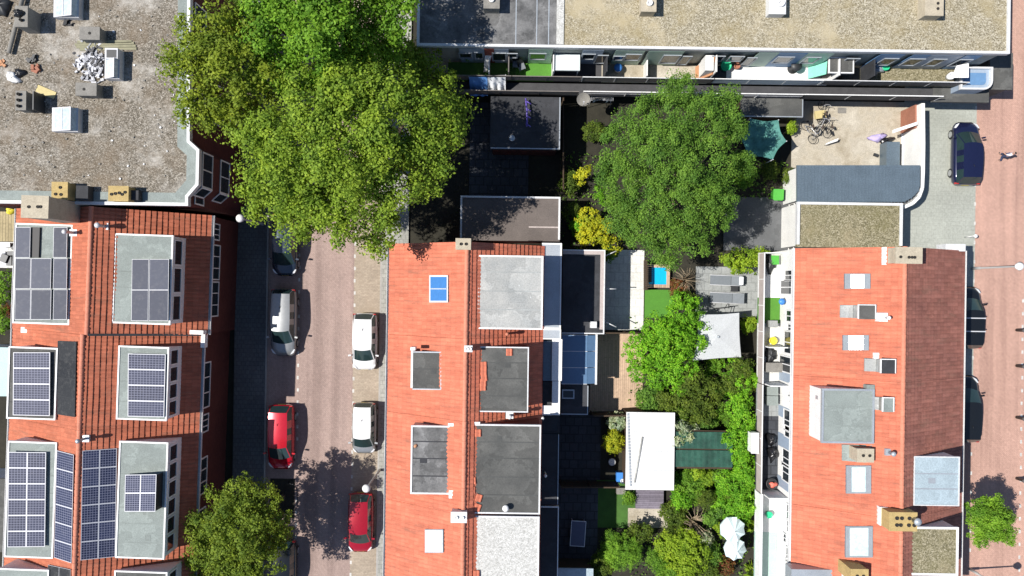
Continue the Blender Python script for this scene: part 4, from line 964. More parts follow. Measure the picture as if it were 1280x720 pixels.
chimney(tb, (1157,-14,1179,19), 7.1, ZT-.12, 'buff', ((.7,.55),(.7,.75)), label='pale stone chimney with two flues', pot_h=.04)
# balcony level
ZB = 3.0; yF = P(890, 81, ZB)[1]
yO = P(890, 104, ZB)[1]
def wx(px, z=ZB, py=85): return P(px, py, z)[0]
def bfloor(a, b, mat, dz=0): mb = MB(); mb.box((wx(a)+wx(b))/2, (yW+yO)/2, ZB-.18+dz*0, ZB+dz, wx(b)-wx(a)-.006, yW-yO-.01); return mb.build('balcony_floor', MT[mat], tb)
bfloor(560, 645, 'lawn'); bfloor(645, 692, 'turf'); bfloor(692, 752, 'darkdeck'); bfloor(752, 884, 'concrete'); bfloor(884, 908, 'darkdeck'); bfloor(908, 1034, 'white'); bfloor(1034, 1075, 'bitumen'); bfloor(1075, 1212, 'gravel_moss')
# facade panels, windows and doors above the balconies
rs = random.Random(12)
def fpanel(a, b, z0, z1, mat, name='facade_panel'): mb = MB(); mb.box((wx(a,4.5,72)+wx(b,4.5,72))/2, yW-.012, z0, z1, wx(b,4.5,72)-wx(a,4.5,72)-.02, .04); return mb.build(name, MT[mat], tb)
for a, b, m in ((575,592,'greypanel'),(592,606,'greypanel'),(606,618,'brick'),(618,636,'greypanel'),(660,690,'greenpanel'),(726,752,'greypanel'),(766,802,'greenpanel'),(806,850,'greenpanel'),(940,965,'greenpanel'),(965,1000,'bluepanel'),(1000,1032,'greenpanel'),(1088,1118,'bluepanel'),(1128,1150,'bluepanel'),(1150,1190,'greypanel'),(1192,1212,'bluepanel')): fpanel(a, b, 3.05, 5.85, m)
for a, w, z, hh in ((582,1.2,4.6,1.2),(599,.8,4.6,1.5),(624,1.3,4.4,1.9),(640,1.0,4.7,1.1),(672,1.5,4.6,1.5),(735,1.2,4.7,1.3),(752,1.1,4.2,2.0),(773,1.0,4.5,1.0),(790,1.4,4.7,1.5),(838,1.6,4.4,2.0),(857,.9,4.2,2.1),(895,1.2,4.7,1.2),(918,1.3,4.7,1.2),(938,.9,4.1,2.1),(978,1.5,4.6,1.5),(1012,1.3,4.6,1.5),(1062,1.2,4.6,1.2),(1108,1.3,4.5,1.7),(1140,1.4,4.5,1.7),(1168,1.2,4.5,1.7),(1200,1.2,4.5,1.7)):
    window(tb, wx(a,4.5,72), yW-.03, z, w*.72, hh*.85, R(-90), 'greyframe', 'glass', 0)
for a in (640, 700, 760, 820, 900, 960, 1020, 1080, 1140):
    window(tb, wx(a,1.5,95), yW-.04, 1.4, 1.6, 1.7, R(-90), 'white', 'glass', 1)
# partitions between the balconies
def part(px, mat, h=1.9, d=None, z=ZB, name='balcony_partition', y0=None): mb = MB(); yy0 = yO+.06 if y0 is None else y0; mb.box(wx(px), (yW+yy0)/2, z, z+h, .07, yW-yy0-.06); return mb.build(name, MT[mat], tb)
part(612,'white',1.5); part(636,'brownrail',1.6); part(690,'white',1.9); part(754,'bitumen_dark',2.0); part(805,'white',1.2); part(884,'white',2.3); part(1034,'white',1.9); part(1076,'bitumen_dark',1.9); 
mbx = MB(); xx = wx(872); mbx.add([(xx-.15,yO+.1,ZB+.01),(xx+.55,yO+.1,ZB+1.6),(xx+.55,yW-.1,ZB+2.2),(xx-.15,yW-.1,ZB+.01)], [[0,1,2,3]]); mbx.slab([(xx+.1,yO+.1,ZB+.02),(xx+.62,yO+.1,ZB+1.7),(xx+.62,yW-.08,ZB+2.2),(xx+.1,yW-.08,ZB+.02)], .05); mbx.build('sloping_screen', MT['orange'], tb, recalc=False)
mbx = MB(); mbx.pbox(882,69,892,88,5.1,ZB); mbx.build('balcony_cabinet', MT['white'], tb)
mbx = MB(); mbx.pbox(1036,72,1067,91.5,4.7,4.5); mbx.pbox(1038,74,1065,90,4.5,ZB); o = mbx.build('balcony_shed', MT['bitumen'], tb); m2 = MB(); x,y = P(1051.5,81.7,4.7); edge_frame(m2, x, y, 31.5*K(4.7), 20*K(4.7), 0, 4.6, 4.74, .07); m2.build('roof_trim', MT['white'], o)
mbx = MB(); mbx.slab([(*P(1196,82,4.6),4.6),(*P(1211,79,4.8),4.8),(*P(1211,97,4.6),4.6),(*P(1190,97,4.3),4.3)], .06); mbx.build('balcony_awning', MT['white'], tb)
# railings: inner (balcony) and outer (walkway)
def brail(a, b, mat, pm, bars=0): railing(tb, (wx(a), yO, 0), (wx(b), yO, 0), ZB, 1.0, mat, 2.4, bars, pm, 'balcony_railing', cw=.055)
brail(560, 640, 'brownrail', 'brownrail'); brail(640, 725, 'brownrail', 'brownrail'); brail(727, 888, 'trim', 'brownrail'); brail(888, 1022, 'white', 'balc_glass'); brail(1024, 1200, 'trim', 'brownrail')
zk = 2.5; yK0 = P(890, 121.5, zk)[1]; yK1 = yO-.02
mbx = MB(); mbx.box((wx(560)+wx(1172))/2, (yK0+yK1)/2, zk-.2, zk, wx(1172)-wx(560), yK1-yK0); mbx.build('walkway_deck', MT['darkdeck'], tb)
def wk(px): return P(px, 118, zk)[0]
railing(tb, (wk(728), yK0, 0), (wk(886), yK0, 0), zk, 1.0, 'white', 2.6, 1, None, 'walkway_railing', cw=.06); railing(tb, (wk(886), yK0, 0), (wk(1000), yK0, 0), zk, .98, 'white', 2.6, 1, None, 'walkway_railing', cw=.06)
railing(tb, (wk(1000), yK0, 0), (wk(1168), yK0, 0), zk, 1.0, 'white', 2.6, 1, 'darkdeck', 'walkway_railing', cw=.06); railing(tb, (wk(575), yK0, 0), (wk(722), yK0, 0), zk, .9, 'brownrail', 2.6, 0, 'brownrail', 'walkway_railing', cw=.06)
for px in range(590, 1170, 64): mbx = MB(); mbx.box(wk(px), yK1-.1, 0, zk-.2, .14, .14); mbx.build('walkway_column', MT['brownrail'], tb)
mbx = MB(); mbx.box((wk(1166)+wk(1236))/2, (yK0+yK1)/2+.15, zk-.25, zk+.02, wk(1236)-wk(1166), yK1-yK0+.5); mbx.build('landing', MT['bitumen'], tb)
# stair tower at the right end, pale blue, with rounded corner and grey canopy
cx, cy = P(1218, 92, 3.6); mbx = MB(); a0 = P(1213, 66, 4.6); a1 = P(1236, 118, 3.2)
pl = [(a0[0], a1[1]+.2), (a1[0]-.6, a1[1]+.2)] + [(a1[0]-.6+.6*math.sin(q), a1[1]+.8-.6*math.cos(q)) for q in [math.pi/2*k/6 for k in range(1,7)]] + [(a1[0], yW-.02), (a0[0], yW-.02)]
mbx.prism(pl, 0, 3.4); o = mbx.build('stair_tower', MT['greypanel'], tb)
mbx = MB(); parr = shrink(pl, .06)
mbx.prism(shrink(pl, .35), 3.4, 3.44); mbx.build('stair_roof', MT['bluepanel'], o)
mbx = MB(); n = len(pl); inn = shrink(pl, .12)
for i in range(n): j = (i+1) % n; mbx.slab([(*pl[i],3.62),(*pl[j],3.62),(*inn[j],3.62),(*inn[i],3.62)], .24)
mbx.build('stair_parapet', MT['trim'], o)
mbx = MB(); mbx.pbox(1237.5,66,1266,112,2.9,2.7); mbx.pbox(1239,68,1264,110,2.7,0); mbx.build('entrance_annex', MT['bitumen'], tb)
# ================================================================== MIDDLE ROW
UR = P(580, 480, 8.8)[0]; UR = -2.66
yr = lambda py, px=580, z=8.8: P(px, py, z)[1]
vN, v12, v23, v34, vS = yr(302), yr(423.5), yr(527), yr(644), yr(760)
uWm, uEm, zWm, zEm = -7.68, 1.96, 5.6, 5.5
gm = 'terraced houses of the middle row'
M = []
for i, (a, b, lab) in enumerate(((v12, vN, 'terraced house with a pale grey dormer roof and a blue roof window'),
        (v23, v12, 'terraced house with five loose orange tiles in a line on its grey dormer'),
        (v34, v23, 'terraced house with a long glossy dark dormer on its street slope'),
        (vS, v34, 'terraced house with white gravel on its dormer roof and a white roof window'))):
    h, rf = house('terraced_house', lab, F0, UR, uWm, uEm, a, b, 8.8, zWm, zEm, 'brick', 'tile', group=gm, gutters=(1,0), gut='trim'); M.append(h)
    for vv in (.3, .7):
        for z, hh in ((4.2,1.5),(1.7,1.7)): window(h, uWm+.28, a+(b-a)*vv, z, 1.7, hh, math.pi, 'white', 'glass', 1)
        window(h, uEm-.28, a+(b-a)*vv, 1.6, 1.6, 1.7, 0, 'white', 'glass', 1)
M1, M2, M3, M4 = M
dormer(M1, (596.5,319.5,678.5,411.5), 8.3, 5.4, 0, 'palegrey', 'brick', 'white', 'e', 3)
dormer(M2, (599.5,433.5,660.5,515), 8.2, 5.5, 0, 'bitumen', 'brick', 'trim', 'e', 2, et=.07, sides='nse')
dormer(M3, (585,530.5,675.5,642), 8.35, 5.4, 0, 'bitumen', 'brick', 'trim', 'e', 3, sides='nse')
dormer(M4, (583,645,673.5,760), 8.3, 5.4, 0, 'gravel_pale', 'brick', 'trim', 'e', 3)
dormer(M2, (516,439.5,552,487), 7.85, 6.2, 0, 'bitumen', 'zinc', 'zinc', None, sides='nse', et=.07); 
dormer(M3, (513.5,532,569,617.5), 8.2, 6.0, 0, 'bitumen_pale', 'zinc', 'trim', None, et=.10)
mbx = MB(); mbx.pbox(513.5,437,516,485,7.55,6.3); mbx.build('lead_flashing', MT['white'], M2)
roof_window(M1, (536.5,344,560,378), 'alu', 'bluepane', ft=.10, bar=True)
roof_window(M4, (531,662,554,691), 'zinc', 'whitepane', ft=.07)
chimney(M1, (570,298.5,588,311.5), 9.6, 7.8, 'buff', ((.35,.5),(.70,.5)), pot_h=.06)
for h, px, n in ((M2,(581,432.5,590,439.5),2),(M4,(564,640.5,583,653),2)):
    o = chimney(h, px, 9.25, 8.2, 'trim', ((.35,.5),(.75,.5)), pot_r=.1, pot_h=.12, potmat='white')
vent_pipe(M2, 678, 521, 6.2, .5, 'white', .06, False); vent_pipe(M2, 637, 519, 7.6, .6, 'white', .08); vent_pipe(M3, 632, 633, 8.35, .35, 'white', .12, False); vent_pipe(M1, 634, 417, 7.2, .45, 'ridge', .07, False)
for h, px in ((M2,(590,527.5,600,531.5)), (M3,(561,613,568,623)), (M2,(513,434,519,438)), (M3,(560,529,567,533))):
    mbx = MB(); mbx.pbox(*px, 8.42, 7.7); mbx.build('lead_flashing', MT['white'], h)
# spare roof tiles stacked on the dormer roofs
k = 0
def spare(lst, z, labels, group):
    for (px, py, rz), lab in zip(lst, labels):
        x, y = P(px, py, z); mb = MB(); rows = []
        for j in range(3): rows = rows
        w, d = .36, .42
        prof = [(-.5,.0),(-.35,.05),(-.1,.03),(.15,.0),(.35,.045),(.5,.02)]
        g = [[(x+rot2(px_*w, s*d/2, rz)[0], y+rot2(px_*w, s*d/2, rz)[1], z+.05+q+(.03 if s < 0 else 0)) for px_, q in prof] for s in (-1,1)]
        mb.grid(g, 0, False); lo = [[(a,b,z+.002) for a,b,c_ in r] for r in g]; mb.grid(lo, 0, False)
        for a,b in ((0,1),): 
            mb.add(g[0]+lo[0], [[i,i+1,7+i,6+i] for i in range(5)]); mb.add(g[1]+lo[1], [[i,i+1,7+i,6+i] for i in range(5)]); mb.add([g[0][0],g[1][0],lo[1][0],lo[0][0]], [[0,1,2,3]]); mb.add([g[0][-1],g[1][-1],lo[1][-1],lo[0][-1]], [[0,1,2,3]])
        single('roof_tile', mb, MT['tile'], lab, 'roof tile', group)
o5 = ('first','second','third','fourth','fifth')
spare([(604.5,456.5,.05),(604.5,464,.0),(605,471.5,.1),(604,478,.0),(603.5,483.5,.05)], 8.2, [f'loose orange roof tile, {q} from the top in the column of five on the grey dormer' for q in o5], 'loose tiles on the grey dormer')
spare([(636.5,440,.0)], 8.2, ['single orange roof tile lying alone near the corner of the grey dormer'], 'loose tiles on the grey dormer')
spare([(591,600.5,.1),(590,612.5,.0),(589.5,622,.0),(589,632,.05)], 8.35, [f'orange roof tile, {q} from the top in the column beside the ridge on the widest dark dormer' for q in o5[:4]], 'loose tiles on the widest dormer')
spare([(598.5,622,-.3),(597,634,-.35),(597.5,541,0)], 8.35, ['tilted orange roof tile beside the third of the column on the widest dark dormer','tilted orange roof tile at the foot of the pile on the widest dark dormer','orange roof tile lying alone by the upper edge of the widest dark dormer'], 'loose tiles on the widest dormer')
spare([(595.5,717,0)], 8.35, ['orange roof tile lying on the white gravel dormer'], 'loose tiles on the widest dormer')
blob('ball', 'small red ball on the glossy dark street-side dormer', 'ball', 519.5, 557.5, 8.2, .12, .12, .14, 'orange', 10, 0)
# wide lower flat roofs along the garden side
def low_roof(h, px, z, mat, edge='trim', wall='brick', et=.08, sides='nse', name='rear_annex'):
    a, b, c_, d = px; x, y = P((a+c_)/2, (b+d)/2, z); w, dd = (c_-a)*K(z), (d-b)*K(z)
    mb = MB(); mb.box(x, y, 0, z-.18, w-.08, dd-.08); o = mb.build(name, MT[wall], h)
    mb = MB(); mb.box(x, y, z-.18, z, w, dd); mb.build('annex_roof', MT[mat], o)
    mb = MB(); edge_frame(mb, x, y, w+.014, dd+.014, 0, z-.2, z+.06, et, 0, sides); mb.build('roof_trim', MT[edge], o); return o, (x, y, w, dd)
low_roof(M1, (677,304,701.5,411), 5.45, 'zinc', 'white', et=.09); low_roof(M1, (679,411.5,701,424), 5.6, 'zinc', 'white', et=.06)
low_roof(M2, (677.5,426,690,476), 5.2, 'metalroof', 'white', sides=''); low_roof(M2, (690,424,702.5,476), 5.42, 'white', 'white', sides='')
low_roof(M2, (677,477,690,506), 5.1, 'bitumen_dark', sides=''); low_roof(M2, (690,476.5,700,519), 5.4, 'white', sides=''); low_roof(M2, (676,507,690,519), 5.4, 'white', sides='')
low_roof(M3, (674,520,699,541), 5.2, 'bitumen_dark', 'bitumen_dark', et=.05); low_roof(M3, (674.5,542,698,631), 5.2, 'bitumen_dark', 'zinc', et=.05, sides='e'); low_roof(M4, (674,633,697.5,760), 5.2, 'bitumen_dark', 'white', et=.06, sides='ne')
vent_pipe(M3, 681, 590, 5.25, .9, 'white', .06, False)
# ground-floor extensions
def extension(h, px, z, mat, label=None, et=.5, edge='trim', sides='ne'):
    o, r = low_roof(h, px, z, mat, edge, 'brick', et, sides, 'extension'); return o, r
o, (x,y,w,dd) = extension(M1, (703,312.5,755.5,417), 3.1, 'bitumen_dark', et=.30, sides='ne', edge='pinkrail')
mbx = MB(); edge_frame(mbx, x, y, w+.03, dd+.03, 0, 2.85, 3.20, .08, 0, 'nse'); mbx.build('roof_trim', MT['trim'], o)
mbx = MB(); mbx.pbox(738,402,746,410,3.5,3.1); mbx.build('roof_vent', MT['trim'], o)
for py, dy in ((320,-.35),(361,0),(402,.35)):
    mbx = MB(); a = P(757, py, 2.6); mbx.tube([(a[0]-.05,a[1],2.62),(a[0]+.72,a[1]-dy,2.55)], .035, 6); mbx.build('awning_arm', MT['white'], M1)
xg0, yg0 = P(702.5, 418.5, 3.0); xg1, yg1 = P(746, 480, 2.8); xm, _ = P(734, 450, 2.95)
mbx = MB(); mbx.box((xg0+xg1)/2-.05, (yg0+yg1)/2, 0, 2.55, xg1-xg0-.14, yg0-yg1-.1); o = mbx.build('conservatory', MT['white'], M2)
mbx = MB(); n = 3
for i in range(n):
    ya, yb_ = yg0-(yg0-yg1)*i/n-.02, yg0-(yg0-yg1)*(i+1)/n+.02
    mbx.slab([(xg0,ya,3.02),(xm,ya,2.93),(xm,yb_,2.93),(xg0,yb_,3.02)], .05); mbx.slab([(xm+.01,ya,2.93),(xg1-.1,ya,2.70),(xg1-.1,yb_,2.70),(xm+.01,yb_,2.93)], .05)
mbx.build('glass_roof', MT['blueglass'], o, recalc=False)
mbx = MB()
for i in range(n+1):
    ya = yg0-(yg0-yg1)*i/n; mbx.slab([(xg0,ya+.02,3.03),(xm,ya+.02,2.94),(xm,ya-.02,2.94),(xg0,ya-.02,3.03)], .1, 0)
mbx.box(xg1-.05, (yg0+yg1)/2, 2.5, 2.74, .13, yg0-yg1+.1); mbx.build('roof_frame', MT['trim'], o)
mbx = MB(); mbx.box(xg1-.05, (yg0+yg1)/2, 2.741, 2.75, .12, (yg0-yg1)*.8); mbx.build('gutter', MT['white'], o)
o, r = extension(M2, (701.5,481,735,518), 3.0, 'bitumen_dark', et=.06, edge='zinc', sides='es')
mbx = MB(); mbx.pbox(702.5,487,718,498.5,3.2,2.98); q = mbx.build('roof_light', MT['zinc'], o); mbx = MB(); mbx.pbox(704,488.5,716.5,497,3.215,3.19); mbx.build('pane', MT['glass'], o)
# corner house extension towards the trees
o, (x,y,w,dd) = low_roof(M1, (575.5,245.5,700,301), 3.3, 'pinkroof', 'trim', 'brick', .12, 'nwe', 'side_extension')
mbx = MB(); xx, yy = P(680, 284, 3.3); mbx.box(xx, yy, 3.3, 3.315, 2.0, .09); mbx.build('roofing_seam', MT['pinkrail'], o)
# neighbouring low flat roof in the dark garden
ZL = 2.9
c = P(668, 152, ZL); lt = thing('garden_studio', 'low dark flat-roofed garden building standing in the tree shade', 'garden building', (c[0], c[1], 0))
mbx = MB(); mbx.pbox(614,122,698,186,ZL-.15,0,grow=-.12); mbx.build('wall', MT['brick_dark'], lt)
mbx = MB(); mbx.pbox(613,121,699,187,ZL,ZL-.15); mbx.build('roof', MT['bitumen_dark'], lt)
mbx = MB(); edge_frame(mbx, c[0]-.58, c[1]-.07, 86.4*K(ZL), 66.4*K(ZL), 0, ZL-.16, ZL+.05, .07, 0, 'es'); mbx.build('roof_trim', MT['zinc'], lt)
mbx = MB(); a = P(657, 125, ZL); b = P(658.5, 160, ZL); mbx.tube([(a[0],a[1],ZL+.4),(a[0]+.1,(a[1]+b[1])/2,ZL+.5),(b[0],b[1],ZL+.4)], .06, 6)
for q in (.1,.35,.6,.9): yy = a[1]+(b[1]-a[1])*q; mbx.tube([(a[0]+.05,yy,ZL),(a[0]+.05,yy,ZL+.45)], .03, 5); mbx.tube([(a[0]+.05,yy,ZL+.42),(a[0]+.35,yy-.2,ZL+.5)], .04, 5)
single('hose', mbx, plain('violet_plastic', (.14,.10,.42), .5), 'violet pipe on short props lying along the dark garden roof', 'hose')
mbx = MB(); x, y = P(640,173,ZL); mbx.lathe(x, y, [(.19,ZL+.003),(.21,ZL+.1),(.16,ZL+.12),(.05,ZL+.14)], 14); single('roof_lantern', mbx, MT['zinc'], 'small round grey cap on the dark garden roof', 'roof vent')

# ================================================================== RIGHT ROW
URr, uWr, uEr = P(1130, 420, 9.2)[0], P(992.5, 420, 6.2)[0], P(1203.5, 420, 6.2)[0]
yq = lambda py, px=1060, z=7.6: P(px, py, z)[1]
w1, w2, w3, w4 = yq(309.5), P(1125,478,9.2)[1], P(1125,650,9.2)[1], P(1125,800,9.2)[1]
gr_ = 'terraced houses of the gallery row'
R_ = []
for a, b, lab in ((w2, w1, 'terraced house with two white roof windows and small lucarnes, next to the mossy flat roof'),
                  (w3, w2, 'terraced house with a box dormer with a white front and a light blue flat dormer'),
                  (w4, w3, 'terraced house with the ochre eight-pot chimney and a gravel-topped dormer')):
    h, rf = house('terraced_house', lab, F0, URr, uWr, uEr, a, b, 9.2, 6.2, 6.2, 'render', 'tile', gut='white', group=gr_, wall_m='render', tile_e='tile_shaded'); R_.append(h)
R1, R2, R3 = R_
for h, (a, b) in zip(R_, ((w2,w1),(w3,w2),(w4,w3))):
    for vv in (.25, .75):
        for z in (4.4, 1.7): window(h, uEr-.28, a+(b-a)*vv, z, 1.6, 1.5, 0, 'white', 'glass', 1)
    for vv in (.3,.7): window(h, uWr+.28, a+(b-a)*vv, 1.4, 1.8, 1.6, math.pi, 'white', 'glass', 1)
zs = lambda px: 6.2 + (9.2-6.2)*(px-992)/(1130-992)
def rw(h, px, frame, pane, ft=.08, fx=None): roof_window(h, px, frame, pane, ft=ft, fx=fx)
rw(R1, (1056,342,1088,361), 'flash', 'whitepane', .05, .34); rw(R1, (1054,419,1086,438), 'flash', 'whitepane', .05, .30)
rw(R2, (1058,582,1089,617), 'flash', 'palepane', .10, .30); rw(R3, (1057,658,1091,697), 'flash', 'palepane', .10, .24)
# lucarnes: small boxed vents on the slope
def lucarne(h, px, wall, top, hh=.55):
    a, b, c_, d = px; z = on_slope(h, c_, (b+d)/2).z+.25; zs = lambda q: on_slope(h, q, (b+d)/2).z; x, y = P((a+c_)/2, (b+d)/2, z); k = K(z); w, dd = (c_-a)*k, (d-b)*k
    mb = MB(); mb.box(x+w*.2, y, zs(a)-.1, z-.04, w*.55, dd*.92); o = mb.build('lucarne', MT[wall], h)
    mb = MB(); mb.box(x+w*.2, y, z-.04, z+.02, w*.62, dd); mb.build('lucarne_roof', MT[top], o)
    mb = MB(); x0 = x-w*.5; mb.slab([(x0, y-dd*.45, zs(a)+.1), (x-w*.09, y-dd*.45, zs(a)+.28), (x-w*.09, y+dd*.45, zs(a)+.28), (x0, y+dd*.45, zs(a)+.1)], .1); mb.build('lead_flashing', MT['palegrey'], o)
    mb = MB(); edge_frame(mb, x+w*.2, y, w*.64, dd*1.06, 0, z-.06, z+.05, .05, 0, 'new'); mb.build('trim', MT['white'], o)
lucarne(R1, (1059,381,1094,399), 'palegrey', 'bitumen'); lucarne(R1, (1089,449,1119,467), 'palegrey', 'bitumen_dark'); lucarne(R2, (1094,497,1117,515), 'greystone', 'greengrey')
mbx = MB(); mbx.pbox(1099,391,1110,402,9.0,8.4); mbx.build('vent_base', MT['white'], R1); vent_pipe(R1, 1106, 397, 8.9, .45, 'white', .07, False)
mbx = MB(); mbx.pbox(1093,441,1101,449,8.6,8.0); mbx.build('lead_flashing', MT['white'], R1)
mbx = MB(); mbx.pbox(1089,510,1100,518,8.5,7.9); mbx.build('lead_flashing', MT['white'], R2)
chimney(R2, (1072,561.5,1092,577.5), 9.0, 7.3, 'buff', ((.35,.5),(.75,.5)), pot_h=.05)
mbx = MB(); mbx.slab([(*P(1053,556,7.8),7.75),(*P(1090,556,8.4),8.45),(*P(1090,579,8.4),8.45),(*P(1053,576,7.8),7.75)], .06); mbx.build('lead_flashing', MT['greengrey'], R2)
vent_pipe(R2, 1111, 565, 8.9, .5, 'zinc', .09)
chimney(R3, (1064,712,1085,728), 9.3, 7.3, 'ochre', ((.35,.5),(.72,.5)), pot_h=.05)
mbx = MB(); mbx.pbox(1055,705,1066,730,8.0,7.3); mbx.build('lead_flashing', MT['white'], R3)
chimney(R1, (1120,309.5,1152.5,329), 9.75, 7.6, 'buff', ((.18,.6),(.50,.62),(.62,.62),(.72,.62)), pot_h=.04, label='long buff chimney at the gable end')
for px, z in (((1103,309,1113,331),8.75),): mbx = MB(); mbx.pbox(*px, z, 7.9); mbx.build('lead_flashing', MT['white'], R1)
chimney(R3, (1112,641,1146,663.5), 9.9, 7.8, 'ochre', ((.26,.30),(.44,.30),(.72,.30),(.26,.68),(.40,.68),(.70,.68),(.90,.68)), pot_r=.10, pot_h=.07, label='broad ochre chimney with eight flues')
x, y = P(1143, 650, 9.9); mbx = MB(); mbx.lathe(x, y, [(.17,9.85),(.17,10.25),(.22,10.25),(.22,10.3),(.1,10.38),(.02,10.4)], 14); mbx.build('chimney_cowl', MT['zinc'], R3)
mbx = MB(); mbx.pbox(1100,634,1110,657,8.95,8.0); mbx.build('lead_flashing', MT['white'], R3)
dormer(R2, (1027,486,1092.5,554), 8.65, 6.2, 0, 'greengrey', 'white', 'zinc', None, 2, et=.12, label='box dormer with a white front')
for py in (497,510,522,534,545):
    mbx = MB(); x, y = P(1020, py, 7.9); mbx.box(x+.12, y, 7.6, 7.95, .06, .22); mbx.build('vent_slot', MT['zinc'], R2)
mbx = MB(); mbx.pbox(1083,481,1093,552,8.62,7.8); mbx.build('lead_flashing', MT['greengrey'], R2)
dormer(R2, (1142,570.5,1199,632), 8.7, 6.3, 0, 'lightblue', 'white', 'trim', 'e', 2, et=.06)
dormer(R3, (1136,658.5,1197.5,719), 8.7, 6.3, 0, 'gravel_moss', 'white', 'white', 'e', 2, et=.13)
mbx = MB(); mbx.pbox(1182,305,1207,314,6.6,5.6); mbx.build('gable_trim', MT['trim'], R1)
mbx = MB(); xa, ya = P(1000, 690, 6.5); mbx.pbox(989,712,1050,760,7.4,6.4); mbx.build('dormer', MT['zinc'], R3)
# gallery on the garden side
gx0, gx1 = P(947.5, 420, 3.0)[0], uWr+.26
def gy(py, z=3.0): return P(955, py, z)[1]
def gpart(h, a, b, mat, dz=0, name='gallery_deck'): mb = MB(); mb.box((gx0+gx1)/2, (gy(a)+gy(b))/2, 2.8, 3.0+dz, gx1-gx0, abs(gy(a)-gy(b))-.004); return mb.build(name, MT[mat], h)
gpart(R1, 316, 345, 'patio'); gpart(R1, 345, 372, 'white'); gpart(R1, 372, 404, 'turf'); gpart(R1, 404, 478, 'patio'); gpart(R2, 478, 520, 'greypatio'); gpart(R2, 520, 612, 'slate'); gpart(R3, 612, 665, 'white')
mbx = MB(); mbx.box((gx0+gx1)/2, (gy(665)+w4)/2, 2.8, 3.0, gx1-gx0, abs(gy(665)-w4)); mbx.build('gallery_deck', surf('pale_aqua_deck', (.42,.56,.50), .6, .06), R3)
railing(R1, (gx0, gy(317), 0), (gx0, gy(478), 0), 3.0, 1.05, 'white', 1.75, 0, 'pinkrail', 'gallery_railing', cw=.06); railing(R2, (gx0, gy(478), 0), (gx0, gy(612), 0), 3.0, 1.05, 'white', 1.75, 0, 'pinkrail', 'gallery_railing', cw=.06)
railing(R3, (gx0, gy(612), 0), (gx0, w4, 0), 3.0, 1.15, 'white', 2.5, 0, 'white', 'gallery_railing', cw=.14)
mbx = MB(); mbx.box((gx0+gx1)/2, gy(317), 3.0, 4.1, gx1-gx0, .06); mbx.build('gallery_railing', MT['white'], R1)
for h, py, hh in ((R1,478,1.9),(R2,613,1.9),(R1,432,1.6)): mbx = MB(); mbx.box((gx0+gx1)/2+.1, gy(py), 3.0, 3.0+hh, gx1-gx0-.2, .07); mbx.build('gallery_partition', MT['white'], h)
for h, py, w, z, hh in ((R1,344,.75,4.6,1.5),(R1,359,1.0,4.1,2.0),(R1,395,.8,4.9,1.5),(R1,409,.5,4.9,.9),(R1,428,1.5,4.7,1.7),(R1,455,1.1,4.1,2.1),(R2,487,.9,5.2,.7),(R2,503,.9,5.2,.7),(R2,525,1.4,4.6,1.2),(R2,540,.8,4.9,1.5),(R2,573,1.2,4.6,1.5),(R2,591,1.2,4.6,1.5),(R3,640,1.0,5.1,.8),(R3,658,.8,5.1,.7),(R3,672,.6,4.5,.6),(R3,694,1.0,5.1,.8),(R3,706,.8,5.1,.7)):
    window(h, uWr+.28, P(978, py, z)[1], z, w, hh, math.pi, 'white', 'glass', 1)
for h, a, b in ((R1,466,478),(R2,510,524),(R2,545,562),(R2,600,613)):
    mbx = MB(); z=4.5; mbx.box(uWr+.27, (P(978,a,z)[1]+P(978,b,z)[1])/2, 3.02, 5.9, .04, abs(P(978,a,z)[1]-P(978,b,z)[1])); mbx.build('facade_panel', MT['greypanel'], h)
for py in range(330, 760, 55):
    hh = R1 if py < 478 else (R2 if py < 612 else R3); mbx = MB(); mbx.box(gx1-.2, gy(py), 0, 2.8, .14, .14); mbx.build('gallery_column', MT['white'], hh)
# north annex with mossy gravel, metal roofed shed, yard and white wall
c = P(1060, 281, 3.2); an = thing('annex', 'low annex with a mossy gravel roof and white edging beside the metal roofed shed', 'annex', (c[0], c[1], 0))
mbx = MB(); mbx.pbox(996,254,1127,309,3.0,0,grow=-.12); mbx.build('wall', MT['render'], an)
mbx = MB(); mbx.pbox(996,253.5,1127,309.5,3.2,3.0); mbx.build('roof', MT['gravel_moss'], an)
mbx = MB(); x, y = P(1061.5,281.5,3.2); edge_frame(mbx, x, y, 131.5*K(3.2), 56.5*K(3.2), 0, 2.98, 3.32, .17, 0, 'nwe'); mbx.build('parapet', MT['trim'], an)
c = P(1070, 230, 2.9); ms = thing('workshop_shed', 'shed with a slate blue standing-seam metal roof and one rounded corner', 'shed', (c[0], c[1], 0))
zc = 2.85; pl = [P(*q, zc) for q in ((996,206.5),(1150,206.5),(1150,232),(1147,240),(1140,247),(1130,252.3),(996,252.3))]
mbx = MB(); mbx.prism(shrink(pl,.12), 0, zc-.12); mbx.build('wall', MT['render'], ms)
mbx = MB(); mbx.prism(pl, zc-.12, zc); rfm = mbx.build('roof', MT['metalroof'], ms)
mbx = MB(); xx0, xx1 = pl[0][0], P(1149,220,zc)[0]; n = 36
for i in range(n+1):
    xx = xx0+.04+(xx1-xx0-.08)*i/n; yb_ = pl[-1][1]+.03
    if xx > P(1130,250,zc)[0]: yb_ = pl[-1][1]+ .03 + (xx-P(1130,250,zc)[0])**2*.85
    mbx.box(xx, (pl[0][1]-.03+yb_)/2, zc-.001, zc+.022, .03, pl[0][1]-.03-yb_)
mbx.build('roof_seam', MT['metalroof'], rfm)
zw = 2.5; cl = [(1154,129),(1154.5,180),(1154,215),(1153,235),(1149,246),(1141,254),(1131,258.5)]
mbx = MB(); q = [P(a,b,zw) for a,b in cl]
